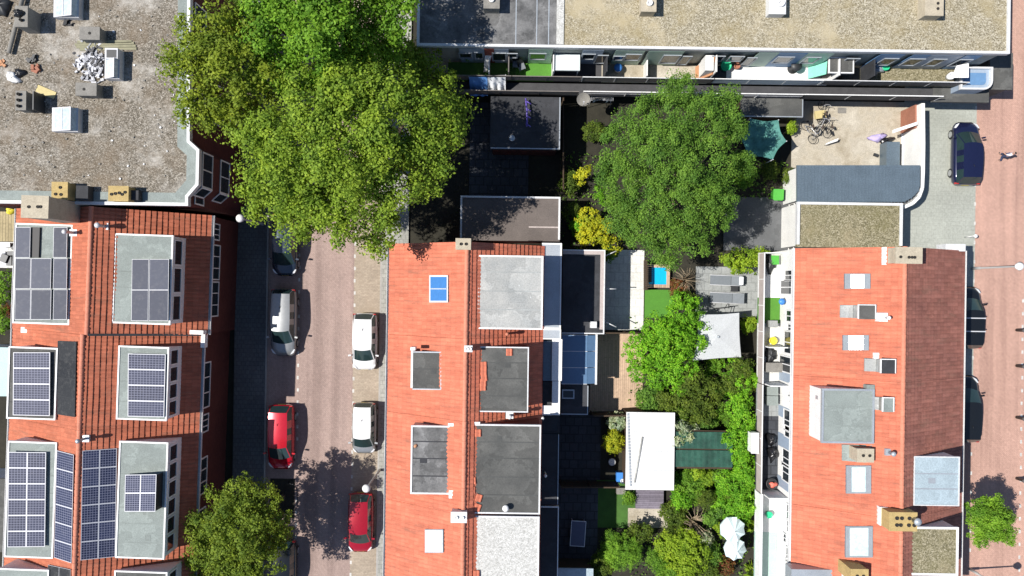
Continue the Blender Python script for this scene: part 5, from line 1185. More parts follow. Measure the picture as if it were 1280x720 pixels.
for i in range(len(q)-1):
    dx, dy = q[i+1][0]-q[i][0], q[i+1][1]-q[i][1]; l = math.hypot(dx,dy); nx, ny = -dy/l*.11, dx/l*.11
    mbx.slab([(q[i][0]-nx,q[i][1]-ny,zw),(q[i+1][0]-nx,q[i+1][1]-ny,zw),(q[i+1][0]+nx,q[i+1][1]+ny,zw),(q[i][0]+nx,q[i][1]+ny,zw)], zw)
wl = single('wall', mbx, MT['render'], 'white yard wall with a rounded corner beside the grey plaza', 'wall'); wl['kind'] = 'thing'
mbx = MB(); a, b = P(1127,166,2.0), P(1146,160,2.4)
pa, pb_ = P(1148,131,1.9), P(1148,160,1.9); mbx.box(pa[0]-.1, (pa[1]+pb_[1])/2, 0, 1.9, .24, pa[1]-pb_[1]); o = single('gate_wall', mbx, MT['redbrickwall'], 'red brown panel wall in the corner of the yard by the white wall', 'wall'); o['kind'] = 'thing'
mbx = MB(); p0, p1 = P(1116,166.5,2.1), P(1147,156,2.3); mbx.slab([(p0[0],p0[1],2.1),(p1[0],p1[1],2.3),(p1[0],p1[1]+.22,2.3),(p0[0],p0[1]+.22,2.1)], .08); single('beam', mbx, MT['white'], 'white slanting beam between the red brown wall and the yard', 'beam')
mbx = MB(); mbx.pbox(1108,177,1125,207,1.0,.04,grow=-.02); mbx.build; single('cold_frame', mbx, MT['metalroof'], 'grey blue box with a rounded lid standing against the white wall', 'box')
mbx = MB(); mbx.pbox(1127,166,1149,206,.12,.03); single('step', mbx, MT['white'], 'white painted platform inside the white yard wall', 'platform')

# ================================================================== YARD AND GARDEN THINGS
MT['lilac'] = plain('lilac_cloth', (.42,.36,.62), .8); MT['teal'] = surf('teal_sail_cloth', (.035,.16,.13), .7, .25, 1.6, 20, .05, c2=(.10,.30,.26)); MT['bingreen'] = plain('bright_green_plastic', (.07,.36,.045), .5)
MT['blueplastic'] = plain('blue_plastic', (.05,.22,.62), .4); MT['canvas'] = surf('grey_white_canvas', (.47,.49,.50), .8, .05, 1, 20, .05); MT['sunshade'] = surf('pale_aqua_parasol_cloth', (.66,.78,.80), .8, .08, 1.5, 20, .05)
MT['poolwater'] = plain('pool_water', (.01,.42,.75), .1); MT['mesh'] = plain('grey_sling_fabric', (.16,.18,.20), .8); MT['blueSheet'] = surf('blue_bedsheet', (.12,.30,.68), .8, .1); MT['whitesheet'] = surf('white_bedsheet', (.75,.78,.82), .8, .08)
MT['greenroof'] = surf('green_translucent_sheet', (.022,.075,.052), .45, .45, 1.2, 8, 0); MT['yellow'] = plain('yellow_plastic', (.75,.65,.05), .5); MT['greenpot'] = plain('emerald_plastic', (.03,.50,.25), .4); MT['coral'] = plain('coral_plastic', (.70,.16,.11), .5)
blob('bedsheet', 'crumpled lilac sheet lying in the yard', 'sheet', 1097.5, 172, .03, .62, .30, .35, 'lilac', rot=R(15), seed=4)
blob('bedsheet', 'black bag slumped beside the lilac sheet in the yard', 'bag', 1106.5, 176, .03, .55, .26, .30, 'blackbag', rot=R(10), seed=6)
mbx = MB(); a, b = P(1032,180,.5), P(1046,174.5,.5); mbx.slab([(a[0],a[1]-.05,.55),(b[0],b[1]-.12,.6),(b[0]+.1,b[1]+.1,.6),(a[0],a[1]+.03,.55)], .05); mbx.tube([(a[0]+.1,a[1],.03),(a[0]+.1,a[1],.52)], .03, 5); mbx.tube([(b[0]-.1,b[1],.03),(b[0]-.1,b[1],.56)], .03, 5)
single('bench', mbx, MT['white'], 'narrow white slanting bench in the middle of the yard', 'bench')
mbx = MB(); x, y = P(1095,194,.1); mbx.box(x,y,.032,.16,.34,.2,R(-20)); single('crate', mbx, MT['darkmetal'], 'small dark block lying near the metal roof in the yard', 'block')
mbx = MB(); x, y = P(1052.5,138,.05); mbx.box(x,y,.032,.05,.6,.4,0); single('drain_cover', mbx, MT['greystone'], 'grey drain cover in the yard floor', 'drain cover')
bicycle('black city bicycle with a luggage rack, uppermost in the yard corner', 1026, 139, R(88), 'bikeframe', R(14)); MT['bikesilver'] = plain('silver_bicycle_paint', (.45,.46,.48), .35, .5)
bicycle('silver bicycle leaning in the middle of the parked bikes', 1022, 154, R(70), 'bikesilver', R(20)); bicycle('white-grey bicycle parked nearest the teal sail', 1010, 166, R(-62), 'bikesilver', R(-24)); bicycle('black bicycle tangled behind the silver bike by the low grey roof', 1030, 157, R(105), 'bikeframe', R(25))
mbx = MB(); x, y = P(1026,143,.5); mbx.box(x,y,.35,.5,.75,.55,R(8)); mbx.box(x,y,.03,.35,.55,.4,R(8)); single('bench_box', mbx, MT['cream'], 'cream coloured crate standing among the bikes', 'crate')
# low grey shed roof above the teal sail
c = P(966, 136, 2.4); sh = thing('garden_shed', 'garden shed with a plain grey flat roof beside the parked bikes', 'shed', (c[0], c[1], 0))
mbx = MB(); mbx.pbox(926,124,1003,145.5,2.3,0,grow=-.15); mbx.build('wall', MT['fence'], sh); mbx = MB(); mbx.pbox(926,123,1003.5,146,2.42,2.3); mbx.build('roof', MT['bitumen'], sh)
x, y = P(964.7,134.5,2.42); mbx = MB(); edge_frame(mbx, x, y, 78*K(2.42), 23.4*K(2.42), 0, 2.28, 2.45, .06, 0, 'se'); mbx.build('roof_trim', MT['zinc'], sh)
# teal sail
z = 2.4; pts = [P(*q, z) for q in ((938,148),(973,150),(983,176.5),(966,199.5),(933,197),(924,172))]
c = P(955, 174, z); st = thing('shade_sail', 'teal shade sail stretched over a garden corner beside the conifer-green tree', 'shade sail', (c[0], c[1], 0)); mbx = MB()
n = len(pts); cz = (c[0], c[1], z-.15); N_ = 8
for i in range(n):
    a, b = pts[i], pts[(i+1) % n]; rows = []
    for r in range(N_+1):
        t = r/N_; rows.append([]) 
        for s in range(N_+1):
            u = s/N_; ex, ey = a[0]*(1-u)+b[0]*u, a[1]*(1-u)+b[1]*u; bow = .10*math.sin(math.pi*u); ex += (c[0]-ex)*bow; ey += (c[1]-ey)*bow
            rows[-1].append((c[0]+(ex-c[0])*t, c[1]+(ey-c[1])*t, z-.25*(1-t)+.02*math.sin(7*t*u+i)))
    mbx.grid(rows)
mbx.build('cloth', MT['teal'], st, recalc=False)
for p in pts[:5]: mbx = MB(); mbx.tube([(p[0],p[1],0),(p[0],p[1],z+.05)], .035, 6); mbx.build('post', MT['alu'], st)
# green bin
x, y = P(973,243,.9); t = thing('wheelie_bin', 'bright green wheelie bin beside the grey paved passage', 'bin', (x,y,.01), 0)
mbx = MB(); p = [(-.24,-.22,.05),(.24,-.22,.05),(.24,.22,.05),(-.24,.22,.05),(-.33,-.32,.86),(.33,-.32,.86),(.33,.34,.86),(-.33,.34,.86)]; mbx.add(p, [[3,2,1,0],[0,1,5,4],[1,2,6,5],[2,3,7,6],[3,0,4,7],[4,5,6,7]]); mbx.build('body', MT['bingreen'], t, local=True)
mbx = MB(); mbx.slab([(-.36,-.36,.90),(.36,-.36,.90),(.36,.36,.95),(-.36,.36,.95)], .05); mbx.slab([(-.3,-.42,.88),(.3,-.42,.88),(.3,-.36,.88),(-.3,-.36,.88)], .03); mbx.build('lid', MT['bingreen'], t, local=True)
for sx in (-1,1):
    mbx = MB(); n=14; mbx.tube([(sx*.22,.26,.10),(sx*.28,.26,.10)], .10, 12); mbx.build('wheel', MT['black'], t, local=True)
# railing by the passage
x0, ya = P(985.5,252,0); _, yb_ = P(985.5,312,0)
tr = thing('passage_railing', 'white ladder-like railing standing along the grey passage', 'railing', (x0, (ya+yb_)/2, .024)); mbx = MB()
for i in range(15): yy = ya+(yb_-ya)*i/14; mbx.box(x0, yy, .024, 1.05, .035, .035)
mbx.box(x0, (ya+yb_)/2, 1.05, 1.10, .05, ya-yb_+.1); mbx.box(x0, (ya+yb_)/2, .14, .18, .05, ya-yb_+.1); mbx.build('rails', MT['white'], tr)
# gazebo
zt = 2.35; cor = [P(*q, zt) for q in ((874.5,393),(924,391),(926.5,446.5),(867,451))]; ce = (*P(898,421,2.55), 2.55)
c = P(898,421,zt); gz = thing('gazebo', 'square garden gazebo with a grey white canvas roof', 'gazebo', (c[0], c[1], 0)); mbx = MB()
for i in range(4):
    a, b = cor[i], cor[(i+1) % 4]; rows = []
    for r in range(9):
        t = r/8; rows.append([((ce[0]+(a[0]+(b[0]-a[0])*s/8-ce[0])*t)*(1) + (ce[0]-(a[0]+(b[0]-a[0])*s/8))*.035*math.sin(math.pi*s/8)*t, (ce[1]+(a[1]+(b[1]-a[1])*s/8-ce[1])*t) + (ce[1]-(a[1]+(b[1]-a[1])*s/8))*.035*math.sin(math.pi*s/8)*t, ce[2]+(zt-ce[2])*t**.85) for s in range(9)])
    mbx.grid(rows)
    mbx.grid([[q for q in rows[-1]], [(q[0], q[1], q[2]-.18) for q in rows[-1]]])
mbx.build('canopy', MT['canvas'], gz, recalc=False)
for p in cor: mbx = MB(); mbx.box(p[0]+(c[0]-p[0])*.04, p[1]+(c[1]-p[1])*.04, .02, zt-.02, .06, .06); mbx.build('leg', MT['alu'], gz)
mbx = MB(); mbx.lathe(ce[0], ce[1], [(.10,ce[2]),(.08,ce[2]+.06),(.02,ce[2]+.09)], 10); mbx.build('finial', MT['zinc'], gz)
# loungers
def lounger(label, px, py, l, w):
    x, y = P(px, py, .35); t = thing('sun_lounger', label, 'sun lounger', (x,y,.022), R(-1.5), 'loungers on the grey patio')
    mbx = MB(); mbx.slab([(-l/2,-w/2,.36),(l*.17,-w/2,.36),(l*.17,w/2,.36),(-l/2,w/2,.36)], .03); mbx.build('seat', MT['mesh'], t, local=True)
    mbx = MB(); mbx.slab([(l*.18,-w/2,.37),(l/2,-w/2,.62),(l/2,w/2,.62),(l*.18,w/2,.37)], .03); mbx.build('backrest', MT['mesh'], t, local=True)
    for sy in (-1,1):
        mbx = MB(); mbx.tube([(-l/2-.03,sy*(w/2+.02),.35),(l*.18,sy*(w/2+.02),.35),(l/2+.03,sy*(w/2+.02),.60)], .022, 6); mbx.build('side_rail', MT['alu'], t, local=True)
        for sx in (-.42,.2): mbx = MB(); mbx.tube([(sx*l,sy*(w/2),0),(sx*l,sy*(w/2),.35)], .02, 6); mbx.build('leg', MT['alu'], t, local=True)
    return t
lounger('dark sun lounger with a white headrest towel, next to the shrub', 907, 350.5, 2.15, .64); tw = MB(); x, y = P(926.5, 351, .6); tw.box(x, y, .60, .66, .28, .55, R(-1.5)); single('towel', tw, MT['whitesheet'], 'white towel on the head end of the upper lounger', 'towel')
lounger('plain dark sun lounger nearest the canvas gazebo', 908, 372.5, 2.3, .66)
mbx = MB(); x, y = P(918,361,.3); mbx.box(x,y,.30,.34,.5,.42); 
for sx in (-.2,.2):
    for sy in (-.16,.16): mbx.box(x+sx,y+sy,.022,.30,.04,.04)
single('side_table', mbx, MT['darkmetal'], 'small dark side table between the two loungers', 'side table')
mbx = MB(); a = P(895,386,.5); b = P(915,383,.5)
for p, q in (((a[0],a[1],.03),(b[0],b[1],.8)),((b[0],b[1],.03),(b[0],b[1],.82)),((a[0],a[1],.8),(b[0],b[1],.8)),((b[0]-.1,b[1]+.3,.03),(a[0]+.5,a[1],.8)),((b[0],b[1],.5),(b[0]-.1,b[1]-.4,.5))): mbx.tube([p,q], .025, 6)
single('clothes_airer', mbx, MT['darkmetal'], 'dark folding airer standing between the lounger and the gazebo', 'airer')
# pool and lawn edge
x, y = P(822,345,.3); pt = thing('paddling_pool', 'small bright blue paddling pool in a wooden surround', 'pool', (x,y,0))
mbx = MB(); edge_frame(mbx, x, y, 30*K(.3), 29*K(.3), 0, 0, .38, .22); mbx.build('surround', MT['deck'], pt)
mbx = MB(); mbx.box(x, y, 0, .28, 30*K(.3)-.44, 29*K(.3)-.44); mbx.build('water', MT['poolwater'], pt)
mbx = MB(); mbx.box(x-.55, y+.1, .26, .40, .22, 1.1); mbx.build('pool_step', MT['slate'], pt)
# white shed with a plank walkway
z = 2.5; c = P(813,564,z); ws = thing('garden_shed', 'garden shed with a bright white flat roof and a dark gutter bar', 'shed', (c[0], c[1], 0))
mbx = MB(); mbx.pbox(783,516,843,612,z-.12,0,grow=-.15); mbx.build('wall', MT['fence'], ws); mbx = MB(); mbx.pbox(782.5,515.5,843,612.5,z,z-.12); mbx.build('roof', MT['shedwhite'], ws)
mbx = MB()
for py in (540,564,588): x, y = P(813,py,z); mbx.box(x,y,z-.001,z+.012,58*K(z),.05)
mbx.build('roofing_seam', MT['canvas'], ws)
mbx = MB(); a, b = P(803,546,z), P(793,603,z); mbx.tube([(a[0],a[1],z+.05),(b[0],b[1],z+.05)], .06, 6); mbx.build('roof_bar', MT['palegrey'], ws)
mbx = MB(); a, b = P(785,518,z), P(788,606,z); 
for i in range(24): t_ = i/23; mbx.box(a[0]+(b[0]-a[0])*t_, a[1]+(b[1]-a[1])*t_, z, z+.06, .12, .16)
mbx.build('gutter', MT['zinc'], ws)
mbx = MB(); mbx.pbox(795,613,829.5,636,.35,.0); single('deck_step', mbx, MT['greydeck'], 'weathered purple grey plank deck below the white shed', 'deck')
# green translucent lean-to
z = 2.3; c = P(880,562,z); gs_ = thing('lean_to', 'lean-to with a dark green translucent sheet roof beside the ivy', 'lean-to', (c[0], c[1], 0))
for i, (a, b) in enumerate(((540,561),(563,584))):
    mbx = MB(); x, y = P(880, (a+b)/2, z); rows = []
    w, d = 72*K(z), (b-a)*K(z)
    for s in range(2): rows.append([(x-w/2+w*j/40, y+d*(s-.5), z-i*.03+.004*math.sin(j*1.57)) for j in range(41)])
    mbx.grid(rows, 0, False); mbx.build('roof_sheet', MT['greenroof'], gs_, recalc=False)
mbx = MB(); mbx.pbox(845,538,915,586,z-.18,z-.26); mbx.build('rafter', MT['fence'], gs_)
for px, py in ((846,540),(912,540),(846,584),(912,584)): x, y = P(px,py,z-.26); mbx = MB(); mbx.box(x,y,0,z-.26,.1,.1); mbx.build('post', MT['fence'], gs_)
# parasols
def parasol(label, px, py, rpx, z, tilt=0, group='parasols by the gallery', mat='sunshade', n=8):
    x, y = P(px, py, z); r = rpx*K(z); t = thing('parasol', label, 'parasol', (x,y,0), 0, group); mbx = MB(); ph = random.uniform(0,1)
    rim = [(r*math.cos(2*math.pi*k/n+ph), r*math.sin(2*math.pi*k/n+ph), z-.35+tilt*math.cos(2*math.pi*k/n+ph)) for k in range(n)]; top = (0,0,z+.12)
    for k in range(n):
        a, b = Vector(rim[k]), Vector(rim[(k+1) % n]); m = (a+b)/2*.96; m.z -= .0; tp = Vector(top)
        rows = [[tp+(a-tp)*s, tp+(m-tp)*s-Vector((0,0,.05*s)), tp+(b-tp)*s] for s in (0.001,.5,1)]; mbx.grid([[tuple(q) for q in rw_] for rw_ in rows], 0, False)
        mbx.grid([[tuple(a),tuple(m-Vector((0,0,.05))),tuple(b)],[tuple(a-Vector((0,0,.14))),tuple(m-Vector((0,0,.2))),tuple(b-Vector((0,0,.14)))]], 0, False)
    mbx.build('canopy', MT[mat], t, local=True, recalc=False); mbx = MB(); mbx.tube([(0,0,.02),(0,0,z+.2)], .025, 8); mbx.build('pole', MT['alu'], t, local=True); mbx = MB(); mbx.lathe(0,0,[(.25,.0),(.25,.06),(.06,.1),(.05,.25)],12); mbx.build('base', MT['darkmetal'], t, local=True)
    return t
parasol('pale aqua parasol, upper of the two beside the gallery', 918, 664, 16.5, 2.5); parasol('pale aqua parasol, lower of the two beside the gallery', 921, 689, 14.5, 2.3)
# garden table, box, pots
x, y = P(722.5,667,.75); t = thing('garden_table', 'dark rectangular garden table with pale edging on the shaded slate patio', 'table', (x,y,.02), R(-3))
mbx = MB(); mbx.box(0,0,.70,.745,.98,1.72); mbx.build('tabletop', plain('blue_grey_tabletop', (.07,.08,.13), .5), t, local=True); mbx = MB(); edge_frame(mbx,0,0,1.03,1.77,0,.69,.755,.04); mbx.build('table_rim', MT['trim'], t, local=True)
for sx in (-.42,.42):
    for sy in (-.78,.78): mbx = MB(); mbx.box(sx,sy,0,.70,.06,.06); mbx.build('leg', MT['alu'], t, local=True)
c = P(719,716,2.2); gsh = thing('garden_shed', 'garden shed with a blue grey flat roof at the lower edge of the photo', 'shed', (c[0],c[1],0)); mbx = MB(); mbx.pbox(698,711,741,740,2.1,0,grow=-.12); mbx.build('wall', MT['fence'], gsh); mbx = MB(); mbx.pbox(697,710.5,741.5,740,2.2,2.1); mbx.build('roof', MT['lightblue'], gsh)
x, y = P(776.5,597.5,.6); t = thing('storage_box', 'small blue crate with a white round pot on it beside the white shed', 'crate', (x,y,0)); mbx = MB(); mbx.box(0,0,0,.5,.62,.7); mbx.build('crate', MT['blueplastic'], t, local=True); mbx = MB(); mbx.lathe(.1,-.2,[(.14,.5),(.17,.7),(.12,.7),(.1,.6)],12); mbx.build('pot', MT['whitesheet'], t, local=True)
mbx = MB(); mbx.pbox(771,610,782,618,.5,.02); mbx.pbox(773.5,611.5,776,617,.53,.5); single('planter_box', mbx, MT['greystone'], 'grey planter box below the blue crate', 'planter')
mbx = MB(); x, y = P(765.5,578,.5); mbx.lathe(x,y,[(.2,.0),(.26,.4),(.2,.42),(.05,.3)],12); single('plant_pot', mbx, MT['trim'], 'pale pot under the yellow leaved shrub', 'pot')
# fences between gardens
def fence(label, a, b, h=1.8, th=.06, mat='fence', z0=0):
    p, q = P(*a, 0), P(*b, 0); dx, dy = q[0]-p[0], q[1]-p[1]; l = math.hypot(dx,dy); yaw = math.atan2(dy,dx); t = thing('garden_fence', label, 'fence', ((p[0]+q[0])/2,(p[1]+q[1])/2,0), yaw)
    mb = MB(); n = int(l/.14)
    for i in range(n): mb.box(-l/2+l*(i+.5)/n, 0, .04, h+random.uniform(-.01,.01), l/n-.012, .025)
    mb.build('boards', MT[mat], t, local=True)
    n = max(1, round(l/1.8))
    for i in range(n+1): m2 = MB(); m2.box(-l/2+l*i/n, .05, 0, h+.06, .08, .08); m2.build('post', MT[mat], t, local=True)
    m2 = MB(); m2.box(0, 0, h+.02, h+.06, l, .09); m2.build('capping', MT[mat], t, local=True)
    return t
fence('dark board fence behind the white roofed shed and the decking', (738,514.5), (842,513)); fence('dark board fence along the lawn side of the pale patio', (804.5,326), (804.5,362), 1.2); fence('dark board fence below the pale patio', (750,414.5), (803,414.5), 1.7)
fence('dark board fence between the slate patio and the shaded lawn gardens', (700,601.5), (770,601.5), 1.6); fence('garden fence hidden in the greenery behind the gazebo', (842,396), (842,450), 1.6); fence('dark fence at the left edge of the shaded garden', (702,128), (702,240), 1.7)
# laundry, dish, drying rack in the upper gardens
z = 2.0; t = thing('clothes_line', 'clothes line with a blue sheet and a white sheet hanging above the dark garden', 'clothes line', (*P(610,100,z),0)); a, b = P(586,95,3.9), P(632,94,3.9)
mbx = MB(); mbx.tube([(a[0],a[1],3.9),(b[0],b[1],3.9)], .02, 5); 
for p in (a,b): mbx.tube([(p[0],p[1],zk),(p[0],p[1],3.95)], .03, 6)
mbx.build('frame', MT['alu'], t)
def sheet(name, x0_, x1_, z1, drop, mat, wav=.07, out=.55):
    mb = MB(); rows = []
    for i in range(10):
        s = i/9; rows.append([(x0_+(x1_-x0_)*j/12, a[1]-out*s-.05+wav*s*math.sin(j*1.3), z1-drop*s-.05*math.sin(j*.9)*s*(1 if drop < 1.5 else .4)) for j in range(13)])
    mb.grid(rows); single(name, mb, MT[mat], {'blueSheet': 'large blue bed sheet hanging on the clothes line above the dark garden', 'whitesheet': 'crumpled white bed sheet hanging beside the blue sheet'}[mat], 'bed sheet')
sheet('bed_sheet', a[0]+.02, a[0]+1.2, 3.9, 1.7, 'blueSheet', .04, .8); sheet('bed_sheet', a[0]+1.22, b[0], 3.9, 1.2, 'whitesheet', .16, .6)
x, y = P(729,124,3.2); t = thing('satellite_dish', 'large grey satellite dish at the rail of the walkway', 'dish', (x,y,zk)); mb = MB(); rows = []
nv = Vector((.0,-.45,.9)).normalized(); uu = Vector((1,0,0)); vv = nv.cross(uu)
for i in range(6):
    r = .44*i/5+.001; rows.append([tuple(uu*r*math.cos(k*.3142)+vv*r*math.sin(k*.3142)+nv*(.55*r*r)+Vector((0,0,.75))) for k in range(21)])
mb.grid(rows); mb.build('dish', MT['greystone'], t, local=True, recalc=False); mb = MB(); mb.tube([(0,.1,0),(0,.05,.72)], .03, 6); mb.tube([(0,-.45,.55),(0,-.3,1.15)], .015, 5); mb.box(0,-.3,1.12,1.2,.07,.07); mb.build('mast', MT['alu'], t, local=True)
x, y = P(752,122,1.6); t = thing('drying_rack', 'drying rack full of white laundry by the walkway', 'drying rack', (x,y,.0)); mb = MB()
for i in range(7): mb.tube([(-.75,-.25+.085*i,.95+.9),(.75,-.25+.085*i,.95+.9)], .01, 5)
for sx in (-.75,.75): mb.tube([(sx,-.28,1.85),(sx,.28,1.85)], .015, 5); mb.tube([(sx,-.3,0),(sx*.9,.0,1.83)], .018, 5); mb.tube([(sx,.3,0),(sx*.9,.0,1.83)], .018, 5)
mb.build('rack', MT['alu'], t, local=True)
for i in range(6): mb = MB(); xx = -.6+.22*i; mb.grid([[(xx+.02*k, -.26+.05*i%3*.1, 1.86-.05*k), (xx+.18, -.2+.08*(i%3), 1.87-.02*k)] for k in range(2)]+[[(xx+.02,-.3+.1*(i%4),1.4),(xx+.17,-.25+.1*(i%4),1.45)]]); mb.build('laundry', MT['whitesheet'], t, local=True, recalc=False)
# things on the balconies
def pot(label, px, py, z, r, h, mat, cat='pot', name='plant_pot', prof=None):
    x, y = P(px, py, z+h); mb = MB(); mb.lathe(x, y, [(r*.75,z),(r,z+h),(r*.85,z+h),(r*.7,z+h*.7)], 18); return single(name, mb, MT[mat], label, cat)
Z3 = ZB+.004
x, y = P(696,76,4.9); t = thing('party_tent', 'white box canopy on the balcony next to the green turf', 'canopy', (*P(706,79,4.5),ZB)); mb = MB(); mb.pbox(691.5,67.5,725,88,4.75,4.6); mb.build('canopy', surf('canopy_sheet', (.60,.66,.66), .6, .06), t); mb = MB()
for px, py in ((693,69),(723,69),(693,87),(723,87)): xx, yy = P(px,py,4.6); mb.box(xx,yy,ZB,4.6,.06,.06)
mb.build('frame', MT['white'], t)
mb = MB(); xx, yy = P(690,80,4); mb.slab([(xx-.02,yy+.55,4.7),(xx+.10,yy+.55,3.1),(xx+.10,yy-.45,3.1),(xx-.02,yy-.45,4.7)], .06); single('balcony_curtain', mb, MT['whitesheet'], 'white curtain hanging at the side of the box canopy', 'curtain')
mb = MB(); xx, yy = P(611,78,4); mb.slab([(xx-.2,yy+.5,4.9),(xx+.3,yy+.5,4.9),(xx-.15,yy-.45,3.4),(xx-.35,yy-.45,3.4)], .05); single('folding_screen', mb, MT['white'], 'white slatted folding screen on the grassed balcony', 'screen')
for i, (px, py, lab) in enumerate(((645,80,'dark folding chair at the left of the turf balcony'),(652,83,'dark striped folding chair at the middle of the turf balcony'))):
    xx, yy = P(px,py,3.5); t = thing('folding_chair', lab, 'chair', (xx,yy,Z3), .4*i); mb = MB(); mb.slab([(-.22,-.2,.45),(.22,-.2,.45),(.22,.2,.45),(-.22,.2,.45)], .03); mb.build('seat', MT['mesh'], t, local=True); mb = MB(); mb.slab([(-.22,.2,.47),(.22,.2,.47),(.22,.34,.95),(-.22,.34,.95)], .03); mb.build('backrest', MT['darkmetal'], t, local=True)
    for sx in (-.2,.2):
        for sy in (-.18,.18): mb = MB(); mb.tube([(sx,sy,0),(sx,sy,.44)], .015, 5); mb.build('leg', MT['alu'], t, local=True)
x, y = P(773,84,3.6); t = thing('balcony_stool', 'white and blue bucket stool on the bare concrete balcony', 'bucket', (x,y,Z3)); mb = MB(); mb.lathe(0,0,[(.22,0),(.26,.5)],14); mb.build('bucket', MT['whitesheet'], t, local=True); mb = MB(); mb.lathe(0,0,[(.27,.5),(.27,.54),(.05,.57)],14); mb.build('lid', MT['blueplastic'], t, local=True)
pot('emerald green round tub on the dark balcony', 908, 81.5, Z3, .36, .5, 'greenpot', 'tub'); pot('reddish plant pot beside the emerald tub', 922, 82, Z3, .2, .4, 'redbrickwall')
x, y = P(997,81,3.9); t = thing('bistro_table', 'round black table standing on the white balcony floor', 'table', (x,y,Z3)); mb = MB(); mb.lathe(0,0,[(.34,.0),(.34,.03),(.05,.06),(.04,.72)],14); mb.build('pedestal', MT['darkmetal'], t, local=True); mb = MB(); mb.lathe(0,0,[(.36,.72),(.36,.76),(.02,.765)],24); mb.build('tabletop', MT['darkmetal'], t, local=True)
mb = MB(); xx, yy = P(1027,84,4); mb.slab([(xx-.5,yy+.55,3.1),(xx+.22,yy+.55,4.4),(xx+.22,yy-.5,4.2),(xx-.5,yy-.5,3.1)], .05); single('windbreak', mb, plain('mint_cloth', (.22,.62,.46), .7), 'mint green sloping cloth beside the grey balcony shed', 'cloth')
blob('tarpaulin', 'crumpled grey sheet on the mossy balcony', 'sheet', 1092, 88, Z3, .6, .4, .5, 'zinc', seed=11); pot('small green plant tub beside the crumpled grey sheet', 1108, 83, Z3, .25, .4, 'greenpot')
mb = MB(); x, y = P(1195,92,3.9); mb.lathe(x,y,[(.2,Z3),(.24,3.5),(.14,3.5),(.12,3.3)],14); single('plant_pot', mb, MT['whitesheet'], 'white ring-shaped pot by the end of the balcony rail', 'pot')
# things on the garden gallery
GZ = 3.004
def gbox(label, px, py, w, d, h, mat, name='storage_box', cat='box'): x, y = P(px,py,GZ+h); mb = MB(); mb.box(x,y,GZ,GZ+h*.9,w*.94,d*.94); mb.slab([(x-w/2,y-d/2,GZ+h),(x+w/2,y-d/2,GZ+h),(x+w/2,y+d/2,GZ+h*.97),(x-w/2,y+d/2,GZ+h*.97)], h*.08); return single(name, mb, MT[mat], label, cat)
gbox('grey storage chest in the middle of the gallery', 968, 459.5, 1.1, .62, .7, 'greystone'); gbox('grey green storage chest, upper of two near the partition', 966, 489, .72, .56, .6, 'greengrey'); gbox('grey green storage chest, lower of two near the partition', 966, 501, .72, .62, .6, 'greengrey'); gbox('white air unit hanging outside the gallery rail', 944, 554, .5, 1.35, .8, 'white', 'air_unit', 'air unit')
pot('yellow bucket on the gallery', 967, 426, GZ, .26, .4, 'yellow', 'bucket'); pot('emerald bucket on the pale gallery floor', 962, 644, GZ, .22, .4, 'greenpot', 'bucket')
blob('rubbish_bag', 'black plastic bag, upper of two piled on the gallery', 'bag', 963, 549, GZ, .33, .45, .5, 'blackbag', seed=21); blob('rubbish_bag', 'black plastic bag, lower of two piled on the gallery', 'bag', 965, 566, GZ, .34, .5, .45, 'blackbag', seed=22)
blob('cushion', 'coral red cushion in a dark basket on the gallery', 'cushion', 966, 606, GZ+.42, .24, .2, .16, 'coral', seed=23); pot('dark basket holding the coral cushion', 965, 605, GZ, .38, .42, 'darkmetal', 'basket')
blob('tarpaulin', 'dark crumpled cover on the gallery beside the storage chest', 'cover', 962, 444, GZ, .35, .55, .4, 'darkmetal', seed=24); blob('tarpaulin', 'dark grey cover at the gate end of the gallery', 'cover', 962, 330, GZ, .35, .6, .4, 'darkmetal', seed=25)
gbox('small green planter on the gate end of the gallery', 969, 325, .5, .6, .4, 'bingreen', 'planter_box', 'planter'); gbox('grey cabinet near the artificial turf of the gallery', 967, 405, .55, .45, .7, 'palegrey')
x, y = P(978, 377, 4.2); mb = MB(); mb.lathe(x,y,[(.04,3.9),(.2,4.1),(.22,4.16),(.03,4.2)],14); mb.box(x+.2,y,4.02,4.07,.4,.05); single('lamp_shade', mb, MT['blueplastic'], 'blue round shade fixed to the white gallery wall', 'shade')
# back gardens at the left edge
patch('decking', (-30,264,24,302), 'tandeck', .03); patch('garden_path', (-30,302,20,335), 'patio', .02)
t = thing('shed', 'shed with a pale teal flat roof at the left edge of the photo', 'shed', (*P(0,465,3),0)); mb = MB(); mb.pbox(-40,434,10.5,495,2.9,0,grow=-.1); mb.build('wall', MT['render'], t); mb = MB(); mb.pbox(-40,434,11,495,3.0,2.9); mb.build('roof', surf('pale_teal_roofing', (.38,.55,.55), .6, .06), t)
t = thing('shed', 'shed with a grey flat roof at the left edge, beside the long solar dormer', 'shed', (*P(0,660,3),0)); mb = MB(); mb.pbox(-40,598,7,690,2.9,0,grow=-.1); mb.build('wall', MT['render'], t); mb = MB(); mb.pbox(-40,598,7.5,690,3.0,2.9); mb.build('roof', MT['bitumen'], t)
blob('cushion', 'yellow cushion on the striped deck at the left edge', 'cushion', 15, 322-60, .03, .4, .3, .3, 'yellow', seed=31)
rs = random.Random(3)
for i in range(7):
    mb = MB(); x, y = P(rs.uniform(0,16), rs.uniform(305,330), .3); mb.box(x,y,.02,.3+rs.random()*.3,rs.uniform(.2,.7),rs.uniform(.2,.5),rs.uniform(0,3)); single('crate', mb, MT[rs.choice(('whitesheet','coral','trim','darkmetal'))], 'crate in the jumble of crates below the striped deck at the left edge', 'crate', 'crates below the striped deck')

